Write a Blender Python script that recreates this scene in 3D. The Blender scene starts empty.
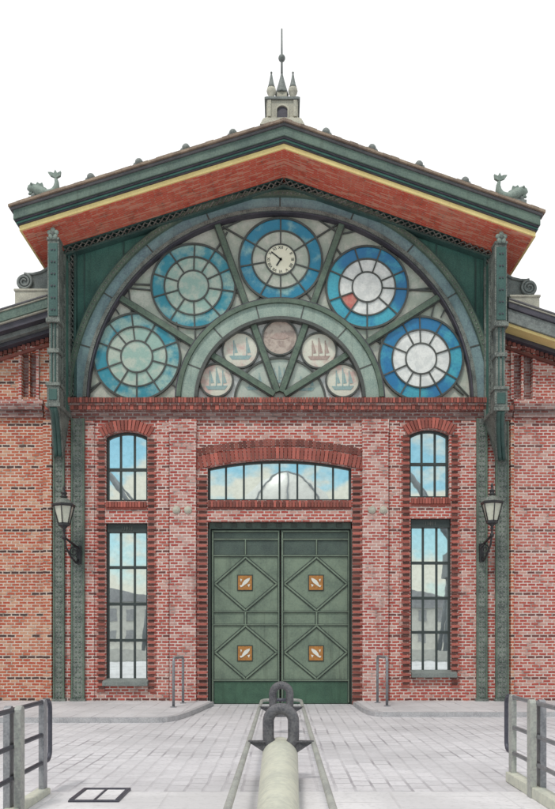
import bpy, math, random
from mathutils import Vector, Matrix
random.seed(7)
S = bpy.context.scene
C = S.collection
R = math.radians
PI = math.pi

# ------------------------------------------------------------------ camera
cam = bpy.data.cameras.new('camera'); camo = bpy.data.objects.new('camera', cam); C.objects.link(camo)
S.camera = camo
camo.location = (0, -20, 1.6); camo.rotation_euler = (R(90), 0, 0)
cam.sensor_fit = 'HORIZONTAL'; cam.sensor_width = 36; cam.lens = 36*800/555
cam.shift_x = -4.5/555; cam.shift_y = (637-404.5)/555
cam.clip_start = 0.1; cam.clip_end = 3000

# ------------------------------------------------------------------ world + sun (bright overcast, broken cloud to the south)
SUN_EL, SUN_AZ = 56, 200
w = bpy.data.worlds.new('World'); S.world = w; w.use_nodes = True
nt = w.node_tree; nt.nodes.clear(); L = nt.links
def N(t, **k):
    n = nt.nodes.new(t)
    for a, b in k.items(): setattr(n, a, b)
    return n
sky = N('ShaderNodeTexSky', sky_type='NISHITA', sun_disc=False, sun_elevation=R(SUN_EL), sun_rotation=R(SUN_AZ))
sky.ozone_density = 3.0; sky.dust_density = 0.4
hs = N('ShaderNodeHueSaturation'); hs.inputs['Hue'].default_value = .455; hs.inputs['Saturation'].default_value = 1.05; hs.inputs['Value'].default_value = .85
L.new(sky.outputs[0], hs.inputs['Color'])
tc = N('ShaderNodeTexCoord'); mp = N('ShaderNodeMapping'); mp.inputs['Scale'].default_value = (7, 7, 13)
L.new(tc.outputs['Generated'], mp.inputs[0])
no = N('ShaderNodeTexNoise'); no.inputs['Scale'].default_value = 1.6; no.inputs['Detail'].default_value = 6; no.inputs['Roughness'].default_value = .5
L.new(mp.outputs[0], no.inputs['Vector'])
mr = N('ShaderNodeMapRange', interpolation_type='SMOOTHSTEP'); mr.inputs[1].default_value = .43; mr.inputs[2].default_value = .56
L.new(no.outputs[0], mr.inputs[0])
sx = N('ShaderNodeSeparateXYZ'); L.new(tc.outputs['Generated'], sx.inputs[0])
my = N('ShaderNodeMapRange', interpolation_type='SMOOTHSTEP'); my.inputs[1].default_value = -.35; my.inputs[2].default_value = .05
L.new(sx.outputs['Y'], my.inputs[0])
mx = N('ShaderNodeMath', operation='MAXIMUM'); L.new(mr.outputs[0], mx.inputs[0]); L.new(my.outputs[0], mx.inputs[1])
mix = N('ShaderNodeMix', data_type='RGBA'); L.new(mx.outputs[0], mix.inputs[0]); L.new(hs.outputs[0], mix.inputs[6])
cl = N('ShaderNodeMix', data_type='RGBA'); L.new(my.outputs[0], cl.inputs[0]); cl.inputs[6].default_value = (6.6, 6.5, 5.6, 1); cl.inputs[7].default_value = (8.7, 8.7, 8.7, 1)
L.new(cl.outputs[2], mix.inputs[7])
bg = N('ShaderNodeBackground'); bg.inputs[1].default_value = .12; L.new(mix.outputs[2], bg.inputs[0])
ow = N('ShaderNodeOutputWorld'); L.new(bg.outputs[0], ow.inputs[0])
sd = bpy.data.lights.new('sun', 'SUN'); sd.energy = 1.5; sd.angle = R(10); sd.color = (1, .96, .9)
so = bpy.data.objects.new('sun', sd); C.objects.link(so); so.location = (-20, -40, 40)
so.rotation_euler = (R(90-SUN_EL), 0, R(-20))
S.view_settings.view_transform = 'Standard'; S.view_settings.look = 'None'
S.view_settings.exposure = .16; S.view_settings.gamma = 1; S.view_settings.use_curve_mapping = False

# ------------------------------------------------------------------ pixel -> real plane helpers (555 x 809 photograph, 20 m viewing distance)
def P(px, py, y=0.0):
    d = 20+y
    return ((px-282)*d/800, 1.6+(637-py)*d/800)
def PX(px, y=0.0): return (px-282)*(20+y)/800
def PZ(py, y=0.0): return 1.6+(637-py)*(20+y)/800
def GR(px, py, z=-.1):
    d = (1.6-z)*800/(py-637)
    return ((px-282)*d/800, d-20)

# ------------------------------------------------------------------ materials
def nodes(name):
    m = bpy.data.materials.new(name); m.use_nodes = True
    t = m.node_tree; b = t.nodes['Principled BSDF']
    return m, t, b
def mk(t, typ, **k):
    n = t.nodes.new(typ)
    for a, c in k.items(): setattr(n, a, c)
    return n
def math_(t, op, a, b=None, c=None):
    n = mk(t, 'ShaderNodeMath', operation=op)
    for i, v in enumerate((a, b, c)):
        if v is None: continue
        if isinstance(v, (int, float)): n.inputs[i].default_value = v
        else: t.links.new(v, n.inputs[i])
    return n.outputs[0]
def mixc(t, f, a, b, blend='MIX'):
    n = mk(t, 'ShaderNodeMix', data_type='RGBA', blend_type=blend)
    for i, v in ((0, f), (6, a), (7, b)):
        if isinstance(v, (int, float)): n.inputs[i].default_value = v
        elif isinstance(v, tuple): n.inputs[i].default_value = (*v, 1)
        else: t.links.new(v, n.inputs[i])
    return n.outputs[2]
def noise(t, vec, scale, detail=4, rough=.55):
    n = mk(t, 'ShaderNodeTexNoise'); n.inputs['Scale'].default_value = scale
    n.inputs['Detail'].default_value = detail; n.inputs['Roughness'].default_value = rough
    t.links.new(vec, n.inputs['Vector']); return n.outputs[0]
def ramp(t, v, a, b):
    n = mk(t, 'ShaderNodeMapRange', interpolation_type='SMOOTHSTEP')
    t.links.new(v, n.inputs[0]); n.inputs[1].default_value = a; n.inputs[2].default_value = b
    return n.outputs[0]
def bump(t, b, h, strength, dist):
    n = mk(t, 'ShaderNodeBump'); n.inputs['Strength'].default_value = strength; n.inputs['Distance'].default_value = dist
    t.links.new(h, n.inputs['Height']); t.links.new(n.outputs[0], b.inputs['Normal'])
def plain(name, col, col2=None, rough=.6, metal=0, scale=3.0, fine=40, bmp=.3, island=0, lo=.35, hi=.68, fine_amt=.5, streak=0):
    m, t, b = nodes(name); tcn = mk(t, 'ShaderNodeTexCoord'); v = tcn.outputs['Object']
    col2 = col2 or tuple(c*.7 for c in col)
    n1 = noise(t, v, scale, 5); n2 = noise(t, v, fine, 3)
    f = math_(t, 'ADD', math_(t, 'MULTIPLY', n1, 1-fine_amt), math_(t, 'MULTIPLY', n2, fine_amt))
    c = mixc(t, ramp(t, f, lo, hi), col, col2)
    if streak:
        mpp = mk(t, 'ShaderNodeMapping'); mpp.inputs['Scale'].default_value = (7, 7, .55); t.links.new(v, mpp.inputs[0])
        ns = noise(t, mpp.outputs[0], 1.0, 5, .65)
        c = mixc(t, math_(t, 'MULTIPLY', ramp(t, ns, .5, .72), streak), c, tuple(q*.3 for q in col))
    if island:
        g = mk(t, 'ShaderNodeNewGeometry')
        k = math_(t, 'ADD', math_(t, 'MULTIPLY', g.outputs['Random Per Island'], island), 1-island*.5)
        n = mk(t, 'ShaderNodeVectorMath', operation='SCALE'); t.links.new(c, n.inputs[0]); t.links.new(k, n.inputs['Scale']); c = n.outputs[0]
    t.links.new(c, b.inputs['Base Color'])
    b.inputs['Roughness'].default_value = rough; b.inputs['Metallic'].default_value = metal
    if bmp: bump(t, b, n2, bmp, .01)
    return m
def brickmat(name, c1, c2, pale, mortar, L_=.205, h=.0755, jw=.12, jh=.27, band=0.0, fade=.25, axis='auto', gloss=.85):
    """individual bricks: random tone per brick, pale joints, occasional dark course"""
    m, t, b = nodes(name); tcn = mk(t, 'ShaderNodeTexCoord')
    s = mk(t, 'ShaderNodeSeparateXYZ'); t.links.new(tcn.outputs['Object'], s.inputs[0])
    if axis == 'auto':
        g = mk(t, 'ShaderNodeNewGeometry'); sn = mk(t, 'ShaderNodeSeparateXYZ'); t.links.new(g.outputs['True Normal'], sn.inputs[0])
        side = math_(t, 'GREATER_THAN', math_(t, 'ABSOLUTE', sn.outputs['X']), .7)
        flat = math_(t, 'GREATER_THAN', math_(t, 'ABSOLUTE', sn.outputs['Z']), .7)
        u0 = math_(t, 'ADD', math_(t, 'MULTIPLY', s.outputs['X'], math_(t, 'SUBTRACT', 1, side)), math_(t, 'MULTIPLY', s.outputs['Y'], side))
        v0 = math_(t, 'ADD', math_(t, 'MULTIPLY', s.outputs['Z'], math_(t, 'SUBTRACT', 1, flat)), math_(t, 'MULTIPLY', s.outputs['Y'], flat))
    else:
        u0, v0 = s.outputs['X'], s.outputs['Y']
    wob = noise(t, tcn.outputs['Object'], 6, 2)
    v0 = math_(t, 'ADD', v0, math_(t, 'MULTIPLY', math_(t, 'SUBTRACT', wob, .5), h*.28))
    v = math_(t, 'DIVIDE', v0, h); row = math_(t, 'FLOOR', v); fv = math_(t, 'FRACT', v)
    hw = mk(t, 'ShaderNodeTexWhiteNoise', noise_dimensions='1D'); t.links.new(row, hw.inputs['W'])
    off = math_(t, 'ADD', math_(t, 'MULTIPLY', math_(t, 'FLOORED_MODULO', row, 2), .5), math_(t, 'MULTIPLY', hw.outputs[0], .18))
    u = math_(t, 'ADD', math_(t, 'DIVIDE', u0, L_), off); col = math_(t, 'FLOOR', u); fu = math_(t, 'FRACT', u)
    cv = mk(t, 'ShaderNodeCombineXYZ'); t.links.new(col, cv.inputs[0]); t.links.new(row, cv.inputs[1])
    wn = mk(t, 'ShaderNodeTexWhiteNoise', noise_dimensions='3D'); t.links.new(cv.outputs[0], wn.inputs['Vector'])
    sc = mk(t, 'ShaderNodeSeparateColor'); t.links.new(wn.outputs['Color'], sc.inputs[0])
    fine = noise(t, tcn.outputs['Object'], 55, 3)
    big = noise(t, tcn.outputs['Object'], .9, 4)
    # joint mask, slightly ragged
    e = math_(t, 'MULTIPLY', math_(t, 'SUBTRACT', fine, .5), .3)
    mu = math_(t, 'MINIMUM', fu, math_(t, 'SUBTRACT', 1, fu)); mv = math_(t, 'MINIMUM', fv, math_(t, 'SUBTRACT', 1, fv))
    ju = ramp(t, math_(t, 'ADD', mu, math_(t, 'MULTIPLY', e, .4)), jw*.5-.04, jw*.5+.05)
    jv = ramp(t, math_(t, 'ADD', mv, e), jh*.5-.08, jh*.5+.1)
    isb = math_(t, 'MULTIPLY', ju, jv)
    c = mixc(t, sc.outputs[0], c1, c2)
    c = mixc(t, math_(t, 'MULTIPLY', ramp(t, sc.outputs[1], 1-fade-.05, 1-fade+.08), .75), c, pale)
    c = mixc(t, math_(t, 'MULTIPLY', ramp(t, fine, .45, .75), .4), c, pale)
    c = mixc(t, math_(t, 'MULTIPLY', ramp(t, big, .5, .75), .35), c, pale)
    if band:
        rb = math_(t, 'LESS_THAN', math_(t, 'FLOORED_MODULO', row, 7), .5)
        dk = math_(t, 'MULTIPLY', math_(t, 'MULTIPLY', rb, band), math_(t, 'GREATER_THAN', sc.outputs[2], .3))
        c = mixc(t, dk, c, (.055, .03, .03))
    mort = mixc(t, ramp(t, noise(t, tcn.outputs['Object'], 3.2, 5, .65), 0.5, .68), mortar, tuple(q*.42 for q in mortar))
    c = mixc(t, isb, mort, c)
    mpp = mk(t, 'ShaderNodeMapping'); mpp.inputs['Scale'].default_value = (2.6, 2.6, .5); t.links.new(tcn.outputs['Object'], mpp.inputs[0])
    ns = noise(t, mpp.outputs[0], 1.0, 6, .7)
    c = mixc(t, math_(t, 'MULTIPLY', ramp(t, ns, .5, .74), .42), c, (.13, .055, .05))
    t.links.new(c, b.inputs['Base Color']); b.inputs['Roughness'].default_value = gloss
    hh = math_(t, 'ADD', isb, math_(t, 'MULTIPLY', fine, .35))
    bump(t, b, hh, .6, .012)
    return m
def glassmat(name, tint=(.8, .86, .86)):
    m, t, b = nodes(name); tcn = mk(t, 'ShaderNodeTexCoord')
    n = noise(t, tcn.outputs['Object'], 1.6, 2); n2 = noise(t, tcn.outputs['Object'], 9, 3)
    t.links.new(mixc(t, ramp(t, n2, .3, .8), tint, tuple(x*.86 for x in tint)), b.inputs['Base Color'])
    b.inputs['Metallic'].default_value = .92; b.inputs['Roughness'].default_value = .012
    bump(t, b, n, .03, .02)
    return m
def stained(name, a, c, scale=2.2, lo=.42, hi=.6):
    m, t, b = nodes(name); tcn = mk(t, 'ShaderNodeTexCoord')
    n = noise(t, tcn.outputs['Object'], scale, 6, .6); n2 = noise(t, tcn.outputs['Object'], 30, 3)
    col = mixc(t, ramp(t, n, lo, hi), a, c)
    col = mixc(t, math_(t, 'MULTIPLY', ramp(t, n2, .4, .7), .3), col, tuple(x*.65 for x in a))
    t.links.new(col, b.inputs['Base Color']); b.inputs['Roughness'].default_value = .28
    b.inputs['Coat Weight'].default_value = .3; b.inputs['Coat Roughness'].default_value = .1
    bump(t, b, n2, .25, .01)
    return m
M = {}
MORT = (.70, .59, .55)
M['brick'] = brickmat('pink_red_brick', (.40, .04, .03), (.48, .10, .07), (.60, .36, .31), MORT, band=.7, fade=.24)
M['brick_wing'] = brickmat('orange_red_brick', (.44, .055, .025), (.50, .125, .06), (.62, .36, .24), (.68, .55, .47), band=.95, fade=.2)
M['brick_plain'] = brickmat('plain_red_brick', (.37, .04, .035), (.46, .11, .08), (.60, .37, .33), MORT, band=0, fade=.3)
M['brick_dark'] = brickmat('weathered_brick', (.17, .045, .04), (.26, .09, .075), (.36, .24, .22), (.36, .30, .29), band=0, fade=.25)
M['brick_loose'] = plain('dressed_red_brick', (.40, .11, .085), (.28, .085, .07), .85, island=.7, fine=60)
M['brick_gap_shade'] = plain('painted_gap_shade_brick', (.16, .07, .06), (.08, .04, .035), .9, island=.6, fine=60)  # short set-back jamb bricks: dark colour paints the shade between the teeth
M['brick_old'] = plain('brown_red_brick', (.26, .085, .065), (.16, .055, .05), .85, island=.7, fine=60)
M['soffit'] = brickmat('red_soffit_boards', (.74, .04, .015), (.80, .11, .045), (.85, .40, .27), (.72, .33, .25), L_=.3, h=.052, jw=.07, jh=.26, fade=.25, axis='xy')
M['teal'] = plain('teal_painted_iron', (.06, .135, .12), (.03, .065, .062), .55, scale=1.5, fine=45, streak=.5)
M['teal_dark'] = plain('dark_teal_panel', (.085, .225, .185), (.035, .11, .095), .6, scale=1.4, fine=55, streak=.6)
M['green_iron'] = plain('green_grey_iron', (.235, .255, .23), (.075, .085, .082), .6, scale=4, fine=38, fine_amt=.6, lo=.4, hi=.62, streak=.5)
M['rib'] = plain('mid_green_rib_paint', (.14, .195, .145), (.065, .10, .08), .55, scale=4, streak=.4)
M['arch_blue'] = plain('blue_grey_arch_paint', (.25, .37, .38), (.15, .21, .25), .6, scale=2.2, fine=30, streak=.4)
M['arch_green'] = plain('sage_arch_paint', (.37, .45, .39), (.22, .30, .27), .6, scale=2.2, streak=.4)
M['fascia'] = plain('grey_green_fascia', (.15, .21, .17), (.07, .11, .10), .6, scale=1.6, fine=30, streak=.4)
M['fascia_dark'] = plain('dark_slate_moulding', (.085, .075, .10), (.04, .04, .05), .6)
M['cream'] = plain('cream_yellow_moulding', (.90, .72, .32), (.76, .56, .24), .65, scale=2)
M['tile'] = plain('brown_roof_edge', (.36, .27, .20), (.18, .13, .11), .8, island=.3)
M['slate'] = plain('slate_roof', (.16, .15, .16), (.09, .09, .10), .8)
M['lead'] = plain('dark_lead_cames', (.10, .105, .10), (.05, .055, .05), .5)
M['frame'] = plain('dark_window_paint', (.04, .055, .055), (.03, .04, .04), .5)
M['door'] = plain('sage_green_door_paint', (.20, .255, .19), (.12, .16, .125), .6, scale=1.8, fine=24, fine_amt=.35, streak=.45)
M['door_low'] = plain('deep_green_kick_board', (.065, .14, .09), (.035, .08, .055), .6, streak=.4)
M['door_trim'] = plain('grey_green_moulding', (.05, .065, .055), (.03, .04, .035), .55)
M['door_dark'] = plain('dark_green_panel_and_head_shade', (.085, .12, .10), (.05, .07, .065), .6)  # upper leaf panels, and the painted shade of the door head recess
M['ochre'] = plain('ochre_tile', (.48, .21, .05), (.30, .12, .03), .4, scale=14, fine=60)
M['white'] = plain('white_enamel', (.8, .79, .74), (.68, .67, .62), .4)
M['clock'] = plain('ivory_dial', (.95, .92, .76), (.88, .84, .66), .4)
M['black'] = plain('black_iron', (.035, .035, .04), (.02, .02, .022), .45)
M['lamp_glass'] = plain('frosted_lantern_glass', (.62, .62, .52), (.5, .5, .43), .2, fine=12)
M['stone'] = plain('weathered_stone', (.58, .55, .46), (.34, .32, .28), .85, scale=4)
M['stone_sill'] = plain('grey_stone_sill', (.24, .26, .25), (.14, .155, .15), .8)
M['lead_grey'] = plain('grey_zinc_ornament', (.24, .26, .25), (.12, .13, .13), .6, scale=6)
M['verdigris'] = plain('verdigris_sculpture', (.29, .35, .31), (.16, .20, .18), .65, scale=7)
M['steel'] = plain('galvanised_steel', (.33, .33, .35), (.2, .2, .22), .45, metal=.3, scale=6)
M['steel_dark'] = plain('dark_steel_tube', (.085, .085, .11), (.05, .05, .07), .45, metal=.3)
M['rail_pale'] = plain('pale_grey_tube', (.42, .43, .39), (.25, .25, .25), .5, metal=.1)
M['link'] = plain('worn_grey_iron', (.17, .165, .175), (.07, .068, .08), .55, metal=.2, scale=9)
M['bollard'] = plain('pale_yellow_grey_paint', (.62, .62, .52), (.47, .48, .42), .55, scale=3, fine=18)
M['glass'] = glassmat('reflective_window_glass')
M['sg_pale'] = stained('pale_green_glass', (.46, .52, .46), (.56, .58, .52))
M['sg_blue_l'] = stained('turquoise_glass', (.03, .28, .38), (.36, .52, .47), 1.5, .42, .60)
M['sg_blue_r'] = stained('cobalt_glass', (.02, .19, .42), (.07, .42, .54), 1.2, .42, .58)
M['sg_blue_t'] = stained('azure_glass', (.02, .24, .40), (.30, .52, .52), 1.6, .44, .62)
M['sg_teal'] = stained('pale_turquoise_glass', (.34, .50, .44), (.52, .58, .50), 4)
M['sg_white'] = stained('milky_white_glass', (.88, .88, .86), (.72, .73, .72), 6)
M['sg_beige'] = stained('warm_grey_glass', (.46, .50, .42), (.62, .61, .54), 3)
M['sg_red'] = stained('rose_red_glass', (.60, .16, .14), (.62, .25, .2), 6)
M['sg_pic'] = stained('rosy_picture_glass', (.72, .70, .60), (.64, .42, .38), 2.6, .46, .66)
M['sg_brown'] = stained('brown_washed_glass', (.55, .45, .39), (.34, .25, .22), 5)
M['ink_teal'] = plain('teal_glass_paint', (.22, .38, .40), (.38, .46, .44), .4, scale=10)
M['ink_brown'] = plain('sepia_glass_paint', (.36, .25, .22), (.48, .38, .34), .4, scale=10)
def paving(name, base, joint, sx, sy, jw=.06, tint=(.9, .88, .92), fade=.35):
    m, t, b = nodes(name); tcn = mk(t, 'ShaderNodeTexCoord'); s = mk(t, 'ShaderNodeSeparateXYZ'); t.links.new(tcn.outputs['Object'], s.inputs[0])
    wob = noise(t, tcn.outputs['Object'], 1.3, 3)
    x0 = math_(t, 'ADD', s.outputs['X'], math_(t, 'MULTIPLY', wob, .05)); y0 = math_(t, 'ADD', s.outputs['Y'], math_(t, 'MULTIPLY', wob, .06))
    u = math_(t, 'DIVIDE', x0, sx); row = math_(t, 'FLOOR', u); fu = math_(t, 'FRACT', u)
    v = math_(t, 'ADD', math_(t, 'DIVIDE', y0, sy), math_(t, 'MULTIPLY', math_(t, 'FLOORED_MODULO', row, 2), .5)); fv = math_(t, 'FRACT', v)
    cv = mk(t, 'ShaderNodeCombineXYZ'); t.links.new(row, cv.inputs[0]); t.links.new(math_(t, 'FLOOR', v), cv.inputs[1])
    wn = mk(t, 'ShaderNodeTexWhiteNoise', noise_dimensions='3D'); t.links.new(cv.outputs[0], wn.inputs['Vector'])
    mu = math_(t, 'MULTIPLY', math_(t, 'MINIMUM', fu, math_(t, 'SUBTRACT', 1, fu)), sx)
    mv = math_(t, 'MULTIPLY', math_(t, 'MINIMUM', fv, math_(t, 'SUBTRACT', 1, fv)), sy)
    w_ = min(sx, sy)*jw
    isb = math_(t, 'MULTIPLY', ramp(t, mu, w_*.4, w_*1.4), ramp(t, mv, w_*.4, w_*1.4))
    big = noise(t, tcn.outputs['Object'], .5, 5, .6); fine = noise(t, tcn.outputs['Object'], 18, 4)
    dark = tuple(c*.66 for c in base)
    c = mixc(t, math_(t, 'MULTIPLY', wn.outputs[0], fade), base, dark)
    c = mixc(t, math_(t, 'MULTIPLY', ramp(t, big, .42, .64), .6), c, dark)
    c = mixc(t, math_(t, 'MULTIPLY', ramp(t, fine, .48, .7), .5), c, dark)
    jn = ramp(t, noise(t, tcn.outputs['Object'], .9, 3), .3, .55)   # some joints filled with sand
    c = mixc(t, math_(t, 'MAXIMUM', isb, math_(t, 'MULTIPLY', jn, .8)), joint, c)
    t.links.new(c, b.inputs['Base Color']); b.inputs['Roughness'].default_value = .8
    bump(t, b, math_(t, 'ADD', isb, math_(t, 'MULTIPLY', fine, .4)), .35, .01)
    return m
M['setts'] = paving('pale_grey_setts', (.67, .65, .68), (.30, .28, .305), .21, .31, .075, fade=.34)
M['slabs'] = paving('pale_footway_slabs', (.66, .64, .665), (.36, .34, .36), .42, .6, .035, fade=.25)
M['quay'] = paving('pale_quay_slabs', (.74, .72, .74), (.46, .44, .46), 1.2, .62, .02, fade=.15)
M['kerb'] = plain('granite_kerb', (.52, .505, .52), (.32, .31, .33), .8, scale=5)
M['water'] = plain('river_water', (.10, .13, .14), (.08, .10, .11), .12, scale=.4, fine=2, bmp=.6)
M['far_wall'] = plain('pale_rendered_wall', (.8, .79, .72), (.66, .65, .6), .8, scale=.3, fine=3)
M['far_roof'] = plain('grey_sheet_roof', (.42, .43, .44), (.3, .3, .32), .6, scale=.3, fine=3)
M['far_dark'] = plain('blue_grey_crane_steel', (.24, .26, .28), (.17, .19, .2), .6, scale=1)

# ------------------------------------------------------------------ mesh builder
class MB:
    def __init__(s, *mats): s.v = []; s.f = []; s.mi = []; s.sm = []; s.mats = mats
    def add(s, vs, fs, m=0, smooth=False):
        o = len(s.v); s.v += [tuple(p) for p in vs]
        for f in fs: s.f.append([i+o for i in f]); s.mi.append(m); s.sm.append(smooth)
        return s
    def box(s, x0, x1, y0, y1, z0, z1, m=0):
        v = [(x, y, z) for x in (x0, x1) for y in (y0, y1) for z in (z0, z1)]
        return s.add(v, [(0, 1, 3, 2), (4, 6, 7, 5), (0, 4, 5, 1), (2, 3, 7, 6), (0, 2, 6, 4), (1, 5, 7, 3)], m)
    def pbox(s, px0, px1, py0, py1, yf, yb, m=0):   # box given in photo px on plane yf
        return s.box(PX(px0, yf), PX(px1, yf), yf, yb, PZ(py1, yf), PZ(py0, yf), m)
    def poly(s, loop, y0, y1, m=0):                  # loop of (x,z); extruded y0(front)->y1
        a = sum(loop[i][0]*loop[(i+1) % len(loop)][1]-loop[(i+1) % len(loop)][0]*loop[i][1] for i in range(len(loop)))
        if a < 0: loop = loop[::-1]
        n = len(loop); v = [(x, y0, z) for x, z in loop]+[(x, y1, z) for x, z in loop]
        f = [list(range(n)), list(range(2*n-1, n-1, -1))]+[(i, i+n, (i+1) % n+n, (i+1) % n) for i in range(n)]
        return s.add(v, f, m)
    def polyz(s, loop, z0, z1, m=0):                 # loop of (x,y) extruded in z
        a = sum(loop[i][0]*loop[(i+1) % len(loop)][1]-loop[(i+1) % len(loop)][0]*loop[i][1] for i in range(len(loop)))
        if a < 0: loop = loop[::-1]
        n = len(loop); v = [(x, y, z1) for x, y in loop]+[(x, y, z0) for x, y in loop]
        f = [list(range(n)), list(range(2*n-1, n-1, -1))]+[(i, i+n, (i+1) % n+n, (i+1) % n) for i in range(n)]
        return s.add(v, f, m)
    def beam(s, a, b, w, y0, y1, m=0):               # flat bar between (x,z) points
        dx, dz = b[0]-a[0], b[1]-a[1]; l = math.hypot(dx, dz) or 1; nx, nz = -dz/l*w/2, dx/l*w/2
        return s.poly([(a[0]+nx, a[1]+nz), (a[0]-nx, a[1]-nz), (b[0]-nx, b[1]-nz), (b[0]+nx, b[1]+nz)], y0, y1, m)
    def arc(s, cx, cz, r0, r1, y0, y1, a0=0, a1=360, n=48, m=0, kx=1.0):
        full = abs(a1-a0) >= 359.9; k = n if full else n+1; v = []
        for i in range(k):
            a = R(a0+(a1-a0)*i/n); c, q = math.cos(a)*kx, math.sin(a)
            v += [(cx+r0*c, y0, cz+r0*q), (cx+r1*c, y0, cz+r1*q), (cx+r1*c, y1, cz+r1*q), (cx+r0*c, y1, cz+r0*q)]
        f = []
        for i in range(n):
            j = (i+1) % k
            for e in range(4): g = (e+1) % 4; f.append((4*i+e, 4*j+e, 4*j+g, 4*i+g)[::-1])
        if not full: f += [(0, 1, 2, 3), (4*n+3, 4*n+2, 4*n+1, 4*n)]
        return s.add(v, f, m)
    def disc(s, cx, cz, r, y0, y1, m=0, n=40, kx=1.0):
        return s.poly([(cx+r*kx*math.cos(2*PI*i/n), cz+r*math.sin(2*PI*i/n)) for i in range(n)], y0, y1, m)
    def tube(s, pts, r, n=10, m=0, closed=False, flat=1.0):
        pts = [Vector(p) for p in pts]; K = len(pts); rr = r if isinstance(r, (list, tuple)) else [r]*K
        v = []; prev = None
        for i, p in enumerate(pts):
            if closed: t = (pts[(i+1) % K]-pts[i-1])
            else: t = pts[min(i+1, K-1)]-pts[max(i-1, 0)]
            t.normalize()
            if prev is None:
                up = Vector((0, 0, 1)) if abs(t.z) < .9 else Vector((1, 0, 0)); nrm = t.cross(up).normalized()
            else: nrm = (prev-t*prev.dot(t)).normalized()
            prev = nrm; bi = t.cross(nrm)
            v += [p+nrm*math.cos(2*PI*k/n)*rr[i]+bi*math.sin(2*PI*k/n)*rr[i]*flat for k in range(n)]
        f = []
        for i in range(K if closed else K-1):
            j = (i+1) % K
            for k in range(n): q = (k+1) % n; f.append((i*n+k, i*n+q, j*n+q, j*n+k))
        s.add(v, f, m, True)
        if not closed:
            o = len(s.v)-len(v); s.f.append([o+k for k in range(n)][::-1]); s.mi.append(m); s.sm.append(False)
            s.f.append([o+(K-1)*n+k for k in range(n)]); s.mi.append(m); s.sm.append(False)
        return s
    def lathe(s, prof, c, n=20, m=0, smooth=True, rot=0):
        v = [(c[0]+r*math.cos(rot+2*PI*k/n), c[1]+r*math.sin(rot+2*PI*k/n), c[2]+z) for r, z in prof for k in range(n)]
        f = [(i*n+k, i*n+(k+1) % n, (i+1)*n+(k+1) % n, (i+1)*n+k) for i in range(len(prof)-1) for k in range(n)]
        s.add(v, f, m, smooth); o = len(s.v)-len(v)
        s.f.append([o+k for k in range(n)][::-1]); s.mi.append(m); s.sm.append(False)
        s.f.append([o+(len(prof)-1)*n+k for k in range(n)]); s.mi.append(m); s.sm.append(False)
        return s
    def ball(s, c, r, n=12, m=0, sc=(1, 1, 1)):
        v = []; f = []; h = n//2
        for i in range(h+1):
            a = -PI/2+PI*i/h
            for k in range(n): v.append((c[0]+sc[0]*r*math.cos(a)*math.cos(2*PI*k/n), c[1]+sc[1]*r*math.cos(a)*math.sin(2*PI*k/n), c[2]+sc[2]*r*math.sin(a)))
        for i in range(h):
            for k in range(n): f.append((i*n+k, i*n+(k+1) % n, (i+1)*n+(k+1) % n, (i+1)*n+k))
        return s.add(v, f, m, True)
    def holes(s, loops, y0, y1, m=0):                # first loop outer, the others holes, (x,z)
        cu = bpy.data.curves.new('tmp', 'CURVE'); cu.dimensions = '2D'; cu.fill_mode = 'BOTH'; cu.extrude = abs(y1-y0)/2
        for lp in loops:
            sp = cu.splines.new('POLY'); sp.points.add(len(lp)-1); sp.use_cyclic_u = True
            for i, (x, z) in enumerate(lp): sp.points[i].co = (x, z, 0, 1)
        ob = bpy.data.objects.new('tmp', cu); me = bpy.data.meshes.new_from_object(ob); ym = (y0+y1)/2
        s.add([(p.co.x, ym-p.co.z, p.co.y) for p in me.vertices], [list(q.vertices) for q in me.polygons], m)
        bpy.data.objects.remove(ob); bpy.data.curves.remove(cu); bpy.data.meshes.remove(me); return s
    def text(s, txt, size, x, z, y, m=0, rot=0):
        cu = bpy.data.curves.new('tmp', 'FONT'); cu.body = txt; cu.size = size; cu.align_x = 'CENTER'; cu.align_y = 'CENTER'; cu.extrude = .003
        ob = bpy.data.objects.new('tmp', cu); me = bpy.data.meshes.new_from_object(ob); c, q = math.cos(rot), math.sin(rot)
        s.add([(x+p.co.x*c-p.co.y*q, y-p.co.z, z+p.co.x*q+p.co.y*c) for p in me.vertices], [list(g.vertices) for g in me.polygons], m)
        bpy.data.objects.remove(ob); bpy.data.curves.remove(cu); bpy.data.meshes.remove(me); return s
    def build(s, name, parent=None, bevel=0, loc=None, **props):
        me = bpy.data.meshes.new(name)
        off = Vector(loc) if loc else Vector((0, 0, 0))
        me.from_pydata([tuple(Vector(p)-off) for p in s.v], [], s.f)
        for mm in s.mats: me.materials.append(M[mm])
        me.polygons.foreach_set('material_index', s.mi); me.polygons.foreach_set('use_smooth', s.sm); me.update()
        o = bpy.data.objects.new(name, me); C.objects.link(o)
        if loc: o.location = loc
        if parent: o.parent = parent
        if bevel:
            b = o.modifiers.new('bevel', 'BEVEL'); b.width = bevel; b.segments = 2; b.limit_method = 'ANGLE'; b.angle_limit = R(50)
        for k, val in props.items(): o[k] = val
        return o
def empty(name, loc, label, category, group=None):
    o = bpy.data.objects.new(name, None); C.objects.link(o); o.location = loc; o['label'] = label; o['category'] = category
    if group: o['group'] = group
    return o
def struct(mb, name): return mb.build(name, kind='structure')

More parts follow.
